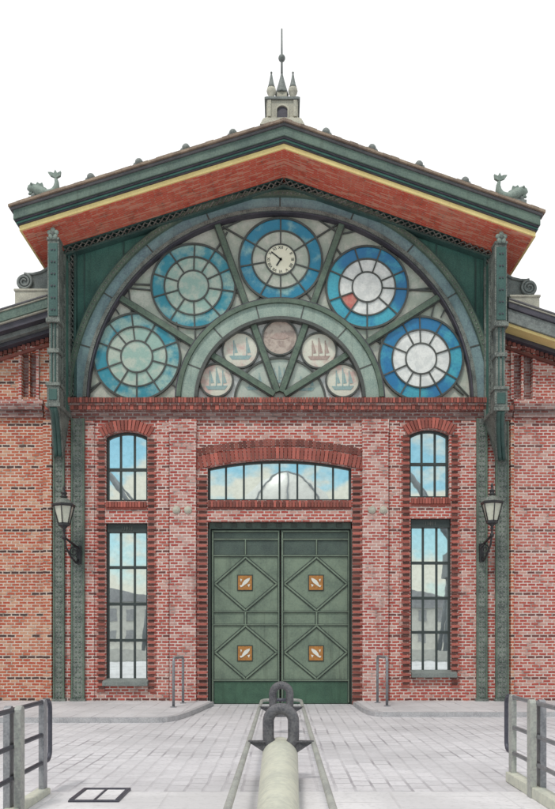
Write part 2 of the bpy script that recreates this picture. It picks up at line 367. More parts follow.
# ------------------------------------------------------------------ the setting
SZ = -.1
mb = MB('setts'); mb.polyz([(-200, -34), (200, -34), (200, 120), (-200, 120)], SZ-.5, SZ); struct(mb, 'street')
kl = [(-60, -4.2), (-2.5, -4.2), (-2.28, -4.1), (-2.12, -3.75), (-1.98, -3.0), (-1.86, -2.0), (-1.76, -1.0), (-1.68, -.3)]
kr = [(60, -3.05), (2.15, -3.05), (1.98, -2.92), (1.86, -2.6), (1.80, -2.0), (1.77, -1.0), (1.75, -.3)]
def footway(k, sgn):
    ins = [(k[i][0]+sgn*(.0 if i < 2 else .11), k[i][1]+(.11 if i < 4 else .04)) for i in range(len(k))]
    a = MB('slabs'); a.polyz(ins+[(ins[-1][0], -.002), (k[0][0], -.002)], SZ+.002, 0); struct(a, 'pavement')
    b = MB('kerb'); v = []
    for i in range(len(k)): v += [(*k[i], SZ+.001), (*k[i], .004), (*ins[i], .004), (*ins[i], SZ+.001)]
    b.add(v, [(4*i+e, 4*i+(e+1) % 4, 4*i+4+(e+1) % 4, 4*i+4+e) for i in range(len(k)-1) for e in range(4)]+[tuple(range(len(v)-4, len(v)))])
    struct(b, 'kerb')
footway(kl, -1); footway(kr, 1)
mb = MB('quay'); mb.box(-60, 60, -33.9, -11.25, SZ-.3, SZ+.004); struct(mb, 'quay_paving')
mb = MB('water'); mb.add([(-600, -600, -2.5), (600, -600, -2.5), (600, -33, -2.5), (-600, -33, -2.5)], [(0, 1, 2, 3)]); struct(mb, 'water')
mb = MB('far_wall'); mb.box(-400, 400, -700, -120, -3, -.6); struct(mb, 'far_bank')

# ------------------------------------------------------------------ THE HALL
hall = empty('market_hall', (0, 0, 0), 'brick market hall with teal iron gable, stained glass fan window and green double door', 'market hall')
YW = 0.0
def rect(px0, px1, py0, py1, y=0):
    return [(PX(px0, y), PZ(py1, y)), (PX(px1, y), PZ(py1, y)), (PX(px1, y), PZ(py0, y)), (PX(px0, y), PZ(py0, y))]
def archrect(px0, px1, pytop, pyspring, pybot, n=14, y=0):
    x0, x1 = PX(px0, y), PX(px1, y); zt, zs, zb = PZ(pytop, y), PZ(pyspring, y), PZ(pybot, y)
    h = zt-zs; wd = (x1-x0)/2; r = (wd*wd+h*h)/(2*h); cz = zt-r; cx = (x0+x1)/2; a = math.asin(wd/r)
    return [(x0, zb), (x1, zb)]+[(cx+r*math.sin(a-2*a*i/n), cz+r*math.cos(a-2*a*i/n)) for i in range(n+1)], (cx, cz, r, a)
LW = (105.5, 147.5, 523, 681); RW = (410.5, 451.5, 518.5, 673)
LU, LUa = archrect(105.5, 147.5, 431, 436.5, 501); RU, RUa = archrect(409.5, 449.5, 429, 434.5, 497.5)
TR, TRa = archrect(207.5, 351.5, 459.5, 467.5, 500.5, 24)
DO = (207.5, 352.5, 521.5, 704)
outer = rect(45, 512, 420, 702)
doorhole = rect(*DO)
zb = -.12
outer[0] = (outer[0][0], zb); outer[1] = (outer[1][0], zb)
# door opening cuts the bottom edge: fold it into the outer loop
d = doorhole; outer2 = [outer[0], (d[0][0], zb), (d[3][0], d[3][1]), (d[2][0], d[2][1]), (d[1][0], zb), outer[1], outer[2], outer[3]]
wall = MB('brick', 'brick_dark'); wall.holes([outer2, LU, rect(*LW), RU, rect(*RW), TR], 0, .45)
wall.build('wall', hall)
# dark backing behind openings
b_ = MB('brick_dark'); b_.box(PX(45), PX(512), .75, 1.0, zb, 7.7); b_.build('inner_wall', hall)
# pilasters either side of the door
for a, b in ((169.5, 196), (362.5, 388.5)):
    p = MB('brick_plain'); p.box(PX(a, -.1), PX(b, -.1), -.1, -.001, zb, PZ(432, -.1)); p.box(PX(a, -.1)-.015, PX(b, -.1)+.015, -.125, -.001, PZ(432, -.12)+.002, PZ(419, -.12)); p.build('pilaster', hall, bevel=.01)
    for cx in ((176.5, 188) if a < 200 else (372, 383.5)):
        q = MB('stone'); q.lathe([(.095, 0), (.10, .012), (.085, .02), (.06, .045), (.02, .055)], (0, 0, 0), 20)
        q.v = [(PX(cx, -.1)+x_, -.102-z_, PZ(510, -.1)+y_) for x_, y_, z_ in q.v]; q.build('anchor_boss', hall)
# slim vertical strips of the bays
for a, b in ((64.2, 70.8), (84.5, 94.5), (157, 169), (389.5, 399), (461, 476.3), (488, 495.6)):
    p = MB('brick'); p.box(PX(a), PX(b), -.035, -.001, zb, PZ(421)); p.build('wall_strip', hall)
for a, b in ((44, 52.6), (509.6, 513)):
    p = MB('brick_wing'); p.box(PX(a), PX(b), -.09, -.001, zb, PZ(421)); p.build('corner_strip', hall)

# toothed brick jambs and arches
def toothed(mb, pxin, pxout, py0, py1, y0=-.05, m=0):
    xi, xo = PX(pxin), PX(pxout); z = PZ(py1); zt = PZ(py0); i = 0
    while z+.07 <= zt:
        long_ = i % 2 == 0; xe = xo if long_ else xi+(xo-xi)*.8
        xa, xb = min(xi, xe), max(xi, xe)
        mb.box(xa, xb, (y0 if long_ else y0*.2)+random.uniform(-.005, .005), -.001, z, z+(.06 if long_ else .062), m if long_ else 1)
        z += .0755; i += 1
def vouss(mb, A, t0, t1, y0, n, m=0, ext=.0):
    cx, cz, r, a = A; a += ext
    for i in range(n):
        a0 = -a+2*a*i/n; a1 = -a+2*a*(i+1)/n; g = (a1-a0)*.1; a0 += g; a1 -= g
        rr = r+t1+random.uniform(-.01, .01)
        mb.poly([(cx+(r+t0)*math.sin(a0), cz+(r+t0)*math.cos(a0)), (cx+(r+t0)*math.sin(a1), cz+(r+t0)*math.cos(a1)), (cx+rr*math.sin(a1), cz+rr*math.cos(a1)), (cx+rr*math.sin(a0), cz+rr*math.cos(a0))], y0+random.uniform(-.006, .006), -.001, m)
for (x0, x1, top, bot, mid0, mid1, A) in ((105, 148, 436, 692, 501.5, 523, LUa), (409.5, 451.5, 434, 688, 498, 518.5, RUa)):
    s_ = MB('brick_loose', 'brick_gap_shade')
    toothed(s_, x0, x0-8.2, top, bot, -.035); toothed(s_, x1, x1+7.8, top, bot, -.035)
    vouss(s_, A, .012, .27, -.06, 15, 0, .05)
    # sloped brick sill of the upper window, then lintel course
    n = 14; w0 = (PX(x1)-PX(x0)-.06)/n
    for i in range(n): xa = PX(x0)+.03+i*w0; s_.box(xa+.006, xa+w0-.006, -.07, .12, PZ(mid0+6), PZ(mid0+.6), 0)
    s_.box(PX(x0)+.02, PX(x1)-.02, -.03, -.001, PZ(mid0+8.2), PZ(mid0+6)-.004, 0)
    s_.build('window_surround', hall, bevel=.006)
s_ = MB('brick_loose', 'brick_gap_shade', 'brick_old')
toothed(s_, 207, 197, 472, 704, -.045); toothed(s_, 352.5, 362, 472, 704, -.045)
vouss(s_, TRa, .012, .30, -.05, 42, 0, .035); vouss(s_, TRa, .33, .50, -.03, 42, 2, .03)
s_.build('door_surround', hall, bevel=.006)
s_ = MB('brick_old', 'brick_loose')
n = 46; w0 = (PX(351.5)-PX(207.5))/n
for i in range(n):
    xa = PX(207.5)+i*w0; s_.box(xa+.006, xa+w0-.006, -.06, .2, PZ(507.5), PZ(501.2), i % 2)
s_.box(PX(207.6), PX(351.4), -.02, .2, PZ(509.5), PZ(507.5)-.003, 0)
s_.build('transom_sill', hall, bevel=.005)
# string course between gable and wall
s_ = MB('brick_loose', 'brick_old', 'brick_dark')
xL, xR = PX(45, -.1), PX(513, -.1)
n = 150; w0 = (PX(497, -.2)-PX(62, -.2))/n
for i in range(n):
    xa = PX(62, -.2)+i*w0; s_.box(xa+.006, xa+w0-.006, -.22+random.uniform(-.008, .008), .0, PZ(402.5, -.2), PZ(397.5, -.2), i % 2)
s_.box(PX(61, -.2), PX(498, -.2), -.19, .06, PZ(405, -.2), PZ(402.5, -.2)-.003, 2)
s_.box(xL, xR, -.14, .06, PZ(411, -.12), PZ(405, -.2)-.003, 2)
n = 110; w0 = (xR-xL)/n
for i in range(n): s_.box(xL+i*w0+.008, xL+(i+1)*w0-.008, -.17+random.uniform(-.008, .008), -.142, PZ(410, -.12), PZ(406, -.12), i % 2)
s_.box(xL, xR, -.09, .06, PZ(415.5, -.09), PZ(411, -.12)-.003, 2)
s_.box(xL, xR, -.05, .06, PZ(420, -.05), PZ(415.5, -.09)-.003, 2)
s_.build('string_course', hall)

# ---- windows
def window(loop, cols, rows, px, py, lintel=None, sill=None, depth=.14):
    f = MB('frame', 'frame'); xs = [p[0] for p in loop]; zs = [p[1] for p in loop]
    x0, x1, z0, z1 = min(xs), max(xs), min(zs), max(zs); cx, cz = (x0+x1)/2, (z0+z1)/2
    t = .055
    inner = [(cx+(x-cx)*(1-2*t/(x1-x0)), cz+(z-cz)*(1-2*t/(z1-z0))) for x, z in loop]
    f.holes([loop, inner], depth, depth+.09)
    zi0, zi1 = z0+t, z1-t
    for i in range(1, cols):
        x = PX(px[i-1]) if px else x0+(x1-x0)*i/cols; f.box(x-.024, x+.024, depth+.012, depth+.07, zi0-.01, zi1+.02-(.0 if len(loop) < 6 else abs(x-cx)/(x1-x0)*.12))
    for q in py: z = PZ(q); f.box(x0+t-.01, x1-t+.01, depth+.006, depth+.075, z-.036, z+.036)
    fo = f.build('window', hall)
    g = MB('glass'); g.poly(loop, depth+.055, depth+.062); g.build('pane', fo)
    if lintel:
        l = MB('frame', 'lead'); l.box(x0+.03, x1-.03, depth-.05, depth+.01, PZ(lintel), z1-.015, 0)
        for k in (-2, -1, 1, 2): l.box(cx+k*.06-.012, cx+k*.06+.012, depth-.065, depth-.051, PZ(lintel)+.06, z1-.07, 1)
        l.poly([(cx, PZ(lintel)+.04), (cx+.035, (PZ(lintel)+z1)/2), (cx, z1-.05), (cx-.035, (PZ(lintel)+z1)/2)], depth-.066, depth-.051, 1)
        l.build('blind_box', fo)
    if sill:
        a, b, c, e = sill
        l = MB('stone_sill'); xa, xb, za, zc = PX(a), PX(b), PZ(e), PZ(c)
        l.add([(xa, -.16, za), (xb, -.16, za), (xb, -.16, zc-.05), (xa, -.16, zc-.05), (xa, depth, za), (xb, depth, za), (xb, depth, zc+.02), (xa, depth, zc+.02)],
              [(0, 1, 2, 3), (3, 2, 6, 7), (4, 7, 6, 5), (0, 4, 5, 1), (0, 3, 7, 4), (1, 5, 6, 2)]); l.build('sill', fo, bevel=.01)
    return fo
window(LU, 3, 2, None, [468.5]); window(RU, 3, 2, None, [463])
window(rect(*LW), 3, 4, None, [567, 604, 640.5], lintel=532, sill=(103.5, 148.5, 679.5, 686))
window(rect(*RW), 3, 4, None, [562.5, 598, 632.5], lintel=527, sill=(411, 456, 671, 677.5))
window(TR, 8, 1, None, [])

# ---- door
def door():
    yd = .22; s = (20+yd)/800
    X = lambda p: (p-282)*s
    Z = lambda p: 1.6+(637-p)*s
    # dark band above both leaves, its colour standing in for the recess shade
    h = MB('door_dark', 'door_trim'); h.box(PX(208.5), PX(351.5), .14, .3, Z(529.5), PZ(521.5)-.01, 0)
    for px in range(216, 350, 15): h.box(X(px), X(px+6), .12, .139, Z(528), Z(524), 1)
    h.build('painted_head_shade', hall, bevel=.006)
    for q0, q1 in ((PX(207.6), X(211)), (X(350.3), PX(352.4))): sides = MB('door_trim'); sides.box(q0, q1, .1, .4, -.1, Z(529.6)); sides.build('door_frame', hall)
    for sgn, a, b, c in ((-1, 211, 280, 245.5), (1, 280.6, 350, 316.5)):
        leaf = MB('door', 'door_dark', 'door_low'); leaf.box(X(a)+.005, X(b)-.005, yd, yd+.09, Z(556), Z(530), 1)
        leaf.box(X(a)+.005, X(b)-.005, yd, yd+.09, Z(681), Z(556)-.003, 0); leaf.box(X(a)+.005, X(b)-.005, yd, yd+.09, -.085, Z(681)-.003, 2)
        lo = leaf.build('door_leaf', hall)
        m_ = MB('door_trim', 'door'); yf = yd-.045
        def dbl(p, q, w=.085):  # moulding: wide base + raised fillet, lines on each edge
            m_.beam(p, q, w, yd-.022, yd-.001, 0); m_.beam(p, q, w*.45, yd-.040, yd-.0225, 1)
        for yy, wd in ((539.5, .06), (556, .06), (612, .05), (625, .05), (680.5, .06)): dbl((X(a)+.04, Z(yy)), (X(b)-.04, Z(yy)), wd)
        dbl((X(a)+.04, Z(531.5)), (X(b)-.04, Z(531.5)), .07)
        dbl((X(a)+.045, -.06), (X(a)+.045, Z(531)), .075); dbl((X(b)-.035, -.06), (X(b)-.035, Z(531)), .06)
        dbl((X(c), Z(555)), (X(c), Z(540)), .06); dbl((X(c), Z(624.5)), (X(c), Z(612.5)), .08)
        hwL, hwR = c-a-4, b-c-3
        for cy, hh in ((584, 26.5), (652.5, 26.5)):
            T, B, Lp, Rp = (X(c), Z(cy-hh)), (X(c), Z(cy+hh)), (X(c-hwL), Z(cy)), (X(c+hwR), Z(cy))
            for p, q in ((T, Lp), (Lp, B), (B, Rp), (Rp, T)): dbl(p, q)
        m_.build('moulding', lo, bevel=.004)
        for cy in (583, 653.5):
            pl = MB('ochre', 'white', 'door_trim'); cx, cz = X(c-.5), Z(cy)
            pl.box(cx-.2, cx+.2, yd-.014, yd-.001, cz-.205, cz+.205, 2); pl.box(cx-.175, cx+.175, yd-.03, yd-.0145, cz-.18, cz+.18, 0)
            k = -sgn if sgn < 0 else -1
            k = 1 if sgn < 0 else -1
            fish = [(-.11, -.12), (-.05, -.09), (.0, -.05), (.07, .0), (.12, .07), (.13, .13), (.06, .11), (-.01, .07), (-.06, .0), (-.08, -.06), (-.14, -.07)]
            pl.poly([(cx+k*x*.95, cz+z*.95) for x, z in fish], yd-.040, yd-.0305, 1)
            pl.poly([(cx+k*x, cz+z) for x, z in [(-.10, .02), (-.07, .09), (-.12, .10)]], yd-.038, yd-.0305, 1)
            pl.poly([(cx+k*x, cz+z) for x, z in [(.06, -.05), (.13, -.03), (.10, -.11)]], yd-.038, yd-.0305, 1)
            pl.build('fish_plaque', lo)
door()

# ---- gable: roof slabs
AX = .05; SL, SR = .311, .352
def zc(x, z, sl=SL, sr=SR): return z-(AX-x)*sl if x < AX else z-(x-AX)*sr
def chevron(ztop, zbot, xl, xr): return [(xl, zc(xl, zbot)), (AX, zbot), (xr, zc(xr, zbot)), (xr, zc(xr, ztop)), (AX, ztop), (xl, zc(xl, ztop))]
YB = 30
def layer(name, mat, zt, zb_, xl, xr, yf, dz=0.002):
    m_ = MB(mat); m_.poly(chevron(zt-dz, zb_, xl, xr), yf, YB); return m_.build(name, hall, bevel=.012)
layer('roof', 'slate', 13.53, 13.47, -6.30, 6.05, -1.48)
layer('fascia', 'fascia', 13.47, 13.25, -6.24, 6.00, -1.44)
layer('fascia_moulding', 'fascia_dark', 13.25, 13.215, -6.21, 5.98, -1.405)
layer('fascia_moulding', 'teal_dark', 13.215, 13.17, -6.19, 5.97, -1.37)
layer('fascia_moulding', 'fascia_dark', 13.17, 13.14, -6.17, 5.955, -1.345)
layer('cream_moulding', 'cream', 13.14, 13.02, -6.14, 5.93, -1.31)
layer('soffit', 'soffit', 13.10, 13.045-.035, -6.09, 5.88, -1.27)
# hollow the overlap: soffit board sits 1 cm below the cream slab
# tiled rake edge
t_ = MB('tile'); x = -6.33
while x < 6.08:
    x1_ = min(x+.19, 6.09)
    if x < AX < x1_: x1_ = AX
    a, b = zc(x, 13.535), zc(x1_, 13.535); j = random.uniform(-.006, .012)
    t_.add([(x+.001, -1.53, a), (x1_-.001, -1.53, b), (x1_-.001, -1.53, b+.055+j), (x+.001, -1.53, a+.055+j), (x+.001, -1.2, a), (x1_-.001, -1.2, b), (x1_-.001, -1.2, b+.055+j), (x+.001, -1.2, a+.055+j)],
           [(0, 1, 2, 3), (3, 2, 6, 7), (4, 7, 6, 5), (0, 4, 5, 1), (0, 3, 7, 4), (1, 5, 6, 2)]); x = x1_
t_.build('verge_tiles', hall)
for px, py in ((91, 177), (139, 163), (186, 148), (233, 133), (326, 134), (372, 149), (419, 166), (465, 183)):
    y = -1.35; X0 = PX(px, y); z0 = zc(X0, 13.55); k = MB('lead_grey')
    k.box(X0-.11, X0+.11, y-.07, y+.07, z0-.03, z0+.09); k.ball((X0, y, z0+.16), .10, 10); k.ball((X0-.085, y, z0+.10), .06, 8); k.ball((X0+.085, y, z0+.10), .06, 8)
    k.build('roof_knob', hall)

# ---- gable iron front
gxl, gxr = PX(62), PX(497); zsill = PZ(397.5)
FX, FZ, KX = PX(280), PZ(401), 1.02
px_ = 1/40
ro = 203*px_
n = 64
a_s = math.asin((zsill-FZ)/ro)
arcpts = [(FX+KX*ro*math.cos(a_s+(PI-2*a_s)*i/n), FZ+ro*math.sin(a_s+(PI-2*a_s)*i/n)) for i in range(n+1)]
panel = MB('teal_dark')
wallloop = [(gxl, zsill), (arcpts[-1][0], zsill)]+arcpts[::-1][1:-1]+[(arcpts[0][0], zsill), (gxr, zsill), (gxr, zc(gxr, 13.0)), (AX, 13.0), (gxl, zc(gxl, 13.0))]
panel.poly(wallloop, .06, .30)
panel.build('gable_panel', hall)
# plate seams on the spandrels
sm_ = MB('teal')
for k in range(-5, 6):
    if k == 0: continue
    x = FX+k*.98; zz = zc(x, 12.9); a = (x-FX)/(KX*ro)
    if abs(a) < 1: zl = FZ+ro*math.sqrt(1-a*a)
    else: zl = zsill
    if zz-zl > .3: sm_ = MB('teal'); sm_.box(x-.02, x+.02, .045, .0595, zl+.05, zz); sm_.build('panel_seam', hall)
def harc(name, r0, r1, y0, y1, mat, rivets=None, mat2=None):
    m_ = MB(mat, mat2 or mat)
    for i in range(1):
        q = math.degrees(math.asin((zsill-FZ)/(r1*px_))); m_.arc(FX, FZ, r0*px_, r1*px_, y0, y1, q, 180-q, 72, 0, KX)
    if rivets:
        rr, step, sz = rivets; a = 3.0
        while a < 178:
            c, s2 = math.cos(R(a))*KX, math.sin(R(a)); x, z = FX+rr*px_*c, FZ+rr*px_*s2
            m_.ball((x, y0, z), sz, 6, 1, (1, .6, 1)); a += step
    return m_.build(name, hall)
harc('outer_arch', 193, 203.2, -.02, .2, 'arch_blue', None)
harc('arch_moulding', 203.2, 208.5, -.12, .058, 'rib', (205.8, 1.15, .028), 'green_iron')
harc('arch_moulding', 208.7, 210.7, -.06, .058, 'teal')
harc('arch_moulding', 187.5, 189, -.05, .2, 'fascia_dark')
harc('arch_moulding', 189.2, 192.8, -.08, .2, 'green_iron')
harc('inner_arch', 84, 97, -.04, .2, 'arch_green')
harc('arch_moulding', 97.2, 101.5, -.10, .2, 'rib'); harc('arch_moulding', 101.7, 103, -.06, .2, 'fascia_dark')
harc('arch_moulding', 80.8, 84, -.07, .2, 'lead'); harc('arch_moulding', 44, 46, .09, .15, 'lead')
jt = MB('lead')   # arch joints
for a in (16, 32, 50, 69, 90, 111, 130, 148, 164):
    c, s2 = math.cos(R(a)), math.sin(R(a)); jt = MB('lead'); jt.beam((FX+193.2*px_*c*KX, FZ+193.2*px_*s2), (FX+203*px_*c*KX, FZ+203*px_*s2), .035, -.03, -.021); jt.build('arch_joint', hall)
for a in (22, 48, 76, 104, 132, 158):
    c, s2 = math.cos(R(a)), math.sin(R(a)); jt = MB('lead'); jt.beam((FX+84.2*px_*c*KX, FZ+84.2*px_*s2), (FX+96.8*px_*c*KX, FZ+96.8*px_*s2), .03, -.05, -.041); jt.build('arch_joint', hall)
# background glass of the fan
yg = .15
def half(r, n=60):
    q = math.asin((zsill-FZ)/(r*px_)); return [(FX+KX*r*px_*math.cos(q+(PI-2*q)*i/n), FZ+r*px_*math.sin(q+(PI-2*q)*i/n)) for i in range(n+1)]
g = MB('sg_beige'); g.poly(half(188), yg+.01, yg+.03); g.build('fan_glass', hall)
g = MB('sg_white'); g.poly(half(81.5), yg+.001, yg+.009); g.build('fan_glass', hall)
g = MB('sg_pale'); g.poly(half(45), yg-.008, yg+.0); g.build('fan_glass', hall)
# spokes
O = (279.5, 397)
for ang in (-57.4, -19.4, 19.4, 57.2):
    s2, c = math.sin(R(ang)), math.cos(R(ang)); m_ = MB('rib', 'lead')
    r1 = 190 if abs(ang) < 30 else 196
    a = P(O[0]+6*s2, O[1]-6*c); b = P(O[0]+r1*s2*(1.02), O[1]-r1*c)
    m_.beam(a, b, .19, .055, .14, 1); m_.beam(a, b, .14, .01, .054, 0); m_.build('spoke', hall, bevel=.008)
# roundels
def roundel(px, py, r, rays, outer_m, inner_m, centre_m, red=None, clock=False, ext=()):
    cx, cz = P(px, py); r *= px_; y = .10
    tr = MB('lead')
    for rr, w_ in ((r, .05), (r*.69, .035), (r*.365, .035)): tr.arc(cx, cz, rr-w_/2, rr+w_/2, y-.02, y+.045, n=48)
    for a in rays:
        c, s2 = math.cos(R(a)), math.sin(R(a)); tr.beam((cx+r*.38*c, cz+r*.38*s2), (cx+r*.99*c, cz+r*.99*s2), .034, y-.012, y+.04)
    for a, ln in ext:
        c, s2 = math.cos(R(a)), math.sin(R(a)); tr.beam((cx+r*1.01*c, cz+r*1.01*s2), (cx+(r+ln*px_)*c, cz+(r+ln*px_)*s2), .034, y+.0, y+.05)
    ro_ = tr.build('roundel', hall)
    def segs(mat, ra, rb, name, skip=None):
        m_ = MB(mat); rs = sorted(rays)
        for i in range(len(rs)):
            a0 = rs[i]; a1 = rs[(i+1) % len(rs)]+(360 if i == len(rs)-1 else 0)
            if skip is not None and a0 <= skip < a1: continue
            m_.arc(cx, cz, ra, rb, y+.014+.0, y+.03, a0, a1, max(4, int((a1-a0)/6)))
        return m_.build(name, ro_)
    segs(outer_m, r*.69, r*.985, 'outer_ring')
    segs(inner_m, r*.37, r*.685, 'inner_ring', red)
    if red is not None:
        rs = sorted(rays); a0 = max(q for q in rs if q <= red); a1 = min(q for q in rs if q > red)
        m_ = MB('sg_red'); m_.arc(cx, cz, r*.37, r*.685, y+.014, y+.03, a0, a1, 6); m_.build('red_pane', ro_, label='single rose red pane')
    m_ = MB(centre_m); m_.disc(cx, cz, r*.36, y+.0, y+.028); m_.build('clock_dial' if clock else 'centre_pane', ro_)
    if clock:
        k = MB('black')
        for i, tx in enumerate(['XII', 'I', 'II', 'III', 'IIII', 'V', 'VI', 'VII', 'VIII', 'IX', 'X', 'XI']):
            a = R(90-30*i); k.text(tx, .105, cx+r*.285*math.cos(a), cz+r*.285*math.sin(a), y-.006, 0, a-PI/2)
        k.build('clock_numeral', ro_)
        for a, ln, w_ in ((309, .30, .028), (212, .19, .036)):
            a = R(90-a); k = MB('black'); k.beam((cx-.04*math.cos(a), cz-.04*math.sin(a)), (cx+ln*math.cos(a)*r/1.05, cz+ln*math.sin(a)*r/1.05), w_, y-.02, y-.011)
            k.disc(cx, cz, .03, y-.024, y-.0205, n=12); k.build('clock_hand', ro_)
    return ro_
roundel(280.6, 257.5, 41.8, [90, 32, 343, 308, 270, 240, 190, 150], 'sg_blue_t', 'sg_beige', 'clock', clock=True, ext=[(32, 25), (150, 25), (240, 9), (308, 12)])
roundel(192.8, 284, 42.2, [88, 58, 25, 352, 312, 272, 236, 196, 163, 125], 'sg_blue_l', 'sg_teal', 'sg_teal', ext=[(58, 22), (178, 22), (272, 12), (300, 6), (352, 6)])
roundel(136, 355, 43.5, [97, 60, 20, 345, 304, 270, 238, 200, 160, 130], 'sg_blue_l', 'sg_teal', 'sg_teal', ext=[(97, 26), (160, 10), (215, 20), (345, 10), (322, 16)])
roundel(367.6, 285.2, 41.2, [108, 70, 24, 357, 318, 270, 235, 200, 156], 'sg_blue_r', 'sg_white', 'sg_white', red=220, ext=[(357, 26), (128, 16), (70, 10), (270, 10)])
roundel(421.8, 357.2, 42.2, [118, 92, 60, 18, 330, 300, 268, 240, 204, 158], 'sg_blue_r', 'sg_white', 'sg_white', ext=[(76, 22), (18, 10), (158, 8), (212, 12), (320, 14)])
# loose lead lines between roundels and arch
ll = MB('lead')
for p, q in (((218, 228), (248, 214)), ((337, 229), (314, 214)), ((338, 232), (375, 225)), ((108, 284), (152, 288)), ((449, 284), (410, 288)), ((104, 290), (118, 312)), ((453, 292), (442, 315)), ((85, 395), (100, 380)), ((470, 395), (456, 380)), ((176, 320), (180, 340)), ((385, 322), (380, 342)), ((240, 297), (248, 304)), ((318, 297), (311, 304))):
    ll = MB('lead'); ll.beam(P(*p), P(*q), .032, .11, .149); ll.build('leading', hall)
# picture roundels in the inner lunette
def ship(m_, cx, cz, s, y, masts, m=0):
    m_.poly([(cx-.24*s, cz-.12*s), (cx-.18*s, cz-.20*s), (cx+.18*s, cz-.20*s), (cx+.25*s, cz-.11*s)], y, y+.006, m)
    for k in range(masts):
        x = cx+(-.14+.28*k/max(1, masts-1))*s; h = (.22+.06*(k % 2))*s
        m_.beam((x, cz-.12*s), (x, cz+h), .022*s, y, y+.006, m); m_.poly([(x+.02*s, cz-.06*s), (x+.09*s, cz-.05*s), (x+.02*s, cz+h*.8)], y+.001, y+.005, m)
for i, (px, py, rr, gm, im, ms) in enumerate(((216, 379.2, 16.6, 'sg_pic', 'ink_teal', 3), (240, 348.8, 17.8, 'sg_pic', 'ink_teal', 2), (279.8, 336.2, 17.6, 'sg_brown', 'ink_brown', 0), (319, 349.2, 17.8, 'sg_pic', 'ink_brown', 3), (343, 379.4, 16.8, 'sg_pic', 'ink_teal', 3))):
    cx, cz = P(px, py); m_ = MB('lead'); m_.arc(cx, cz, rr*px_-.02, rr*px_+.022, .06, .14, n=36); o = m_.build('picture_roundel', hall)
    m_ = MB(gm); m_.disc(cx, cz, rr*px_-.022, .11, .13); m_.build('pane', o)
    m_ = MB(im)
    if ms: ship(m_, cx, cz, 1.15, .102, ms)
    else: m_.poly([(cx-.24, cz), (cx-.1, cz+.12), (cx+.12, cz+.13), (cx+.25, cz+.02), (cx+.1, cz-.04), (cx-.12, cz-.03)], .102, .108)
    m_.build('painted_motif', o)
m_ = MB('ink_teal')
for px, py, k in ((254, 381, 2), (279, 374, 3), (306, 382, 2)):
    cx, cz = P(px, py); ship(m_, cx, cz, .9, .132, k)
m_.build('painted_ships', hall)
# rake truss, lattice
def lattice(name, a, b, wd, y0, y1, step, m1='teal', m2='green_iron'):
    m_ = MB(m1, m2); dx, dz = b[0]-a[0], b[1]-a[1]; l = math.hypot(dx, dz); ux, uz = dx/l, dz/l; nx, nz = -uz, ux
    off = lambda p, t: (p[0]+nx*t, p[1]+nz*t)
    m_.beam(off(a, wd/2), off(b, wd/2), .05, y0, y1, 0); m_.beam(off(a, -wd/2), off(b, -wd/2), .05, y0, y1, 0)
    m_.beam(a, b, wd*.9, y1-.03, y1-.002, 0)
    k = int(l/step)
    for i in range(k):
        p = (a[0]+ux*l*i/k, a[1]+uz*l*i/k); q = (a[0]+ux*l*(i+1)/k, a[1]+uz*l*(i+1)/k)
        m_.beam(off(p, -wd/2+.03), off(q, wd/2-.03), .028, y0+.02, y0+.045, 1); m_.beam(off(p, wd/2-.03), off(q, -wd/2+.03), .028, y0+.046, y0+.07, 1)
    return m_.build(name, hall)
yt = -.16
zap = PZ(180.8, yt)
lattice('rake_truss', (PX(64, yt), zap-(AX-PX(64, yt))*SL-.02), (AX, zap), .2, yt, .05, .16)
lattice('rake_truss', (AX+.0, zap), (PX(495, yt), zap-(PX(495, yt)-AX)*SR+.02), .2, yt-.003, .047, .16)
lattice('gable_post', (PX(73), PZ(397)), (PX(73), PZ(252)), .15, -.10, .05, .13)
lattice('gable_post', (PX(487.5), PZ(397)), (PX(487.5), PZ(256)), .15, -.10, .05, .13)

# ---- lower iron columns (flat, riveted, against the brick)
def lowcol(pxa, pxb, pyt, y0):
    x0, x1 = PX(pxa, y0), PX(pxb, y0); zt = PZ(pyt, y0); m_ = MB('green_iron', 'rib')
    m_.box(x0, x1, y0+.03, -.002, -.1, zt, 0)
    m_.box(x0, x0+.035, y0, y0+.03, -.1, zt, 1); m_.box(x1-.035, x1, y0, y0+.03, -.1, zt, 1)
    z = .1
    while z < zt-.1:
        for fx in (.36, .64): m_.ball((x0+(x1-x0)*fx, y0+.028, z), .026, 6, 1, (1, .7, 1))
        z += .125
    m_.box(x0-.03, x1+.03, y0-.02, -.002, -.1, .06, 0)
    m_.build('iron_column', hall)
lowcol(53, 64, 421, -.14); lowcol(71, 84, 418, -.14); lowcol(477, 487.5, 418, -.14); lowcol(496, 509, 421, -.14)

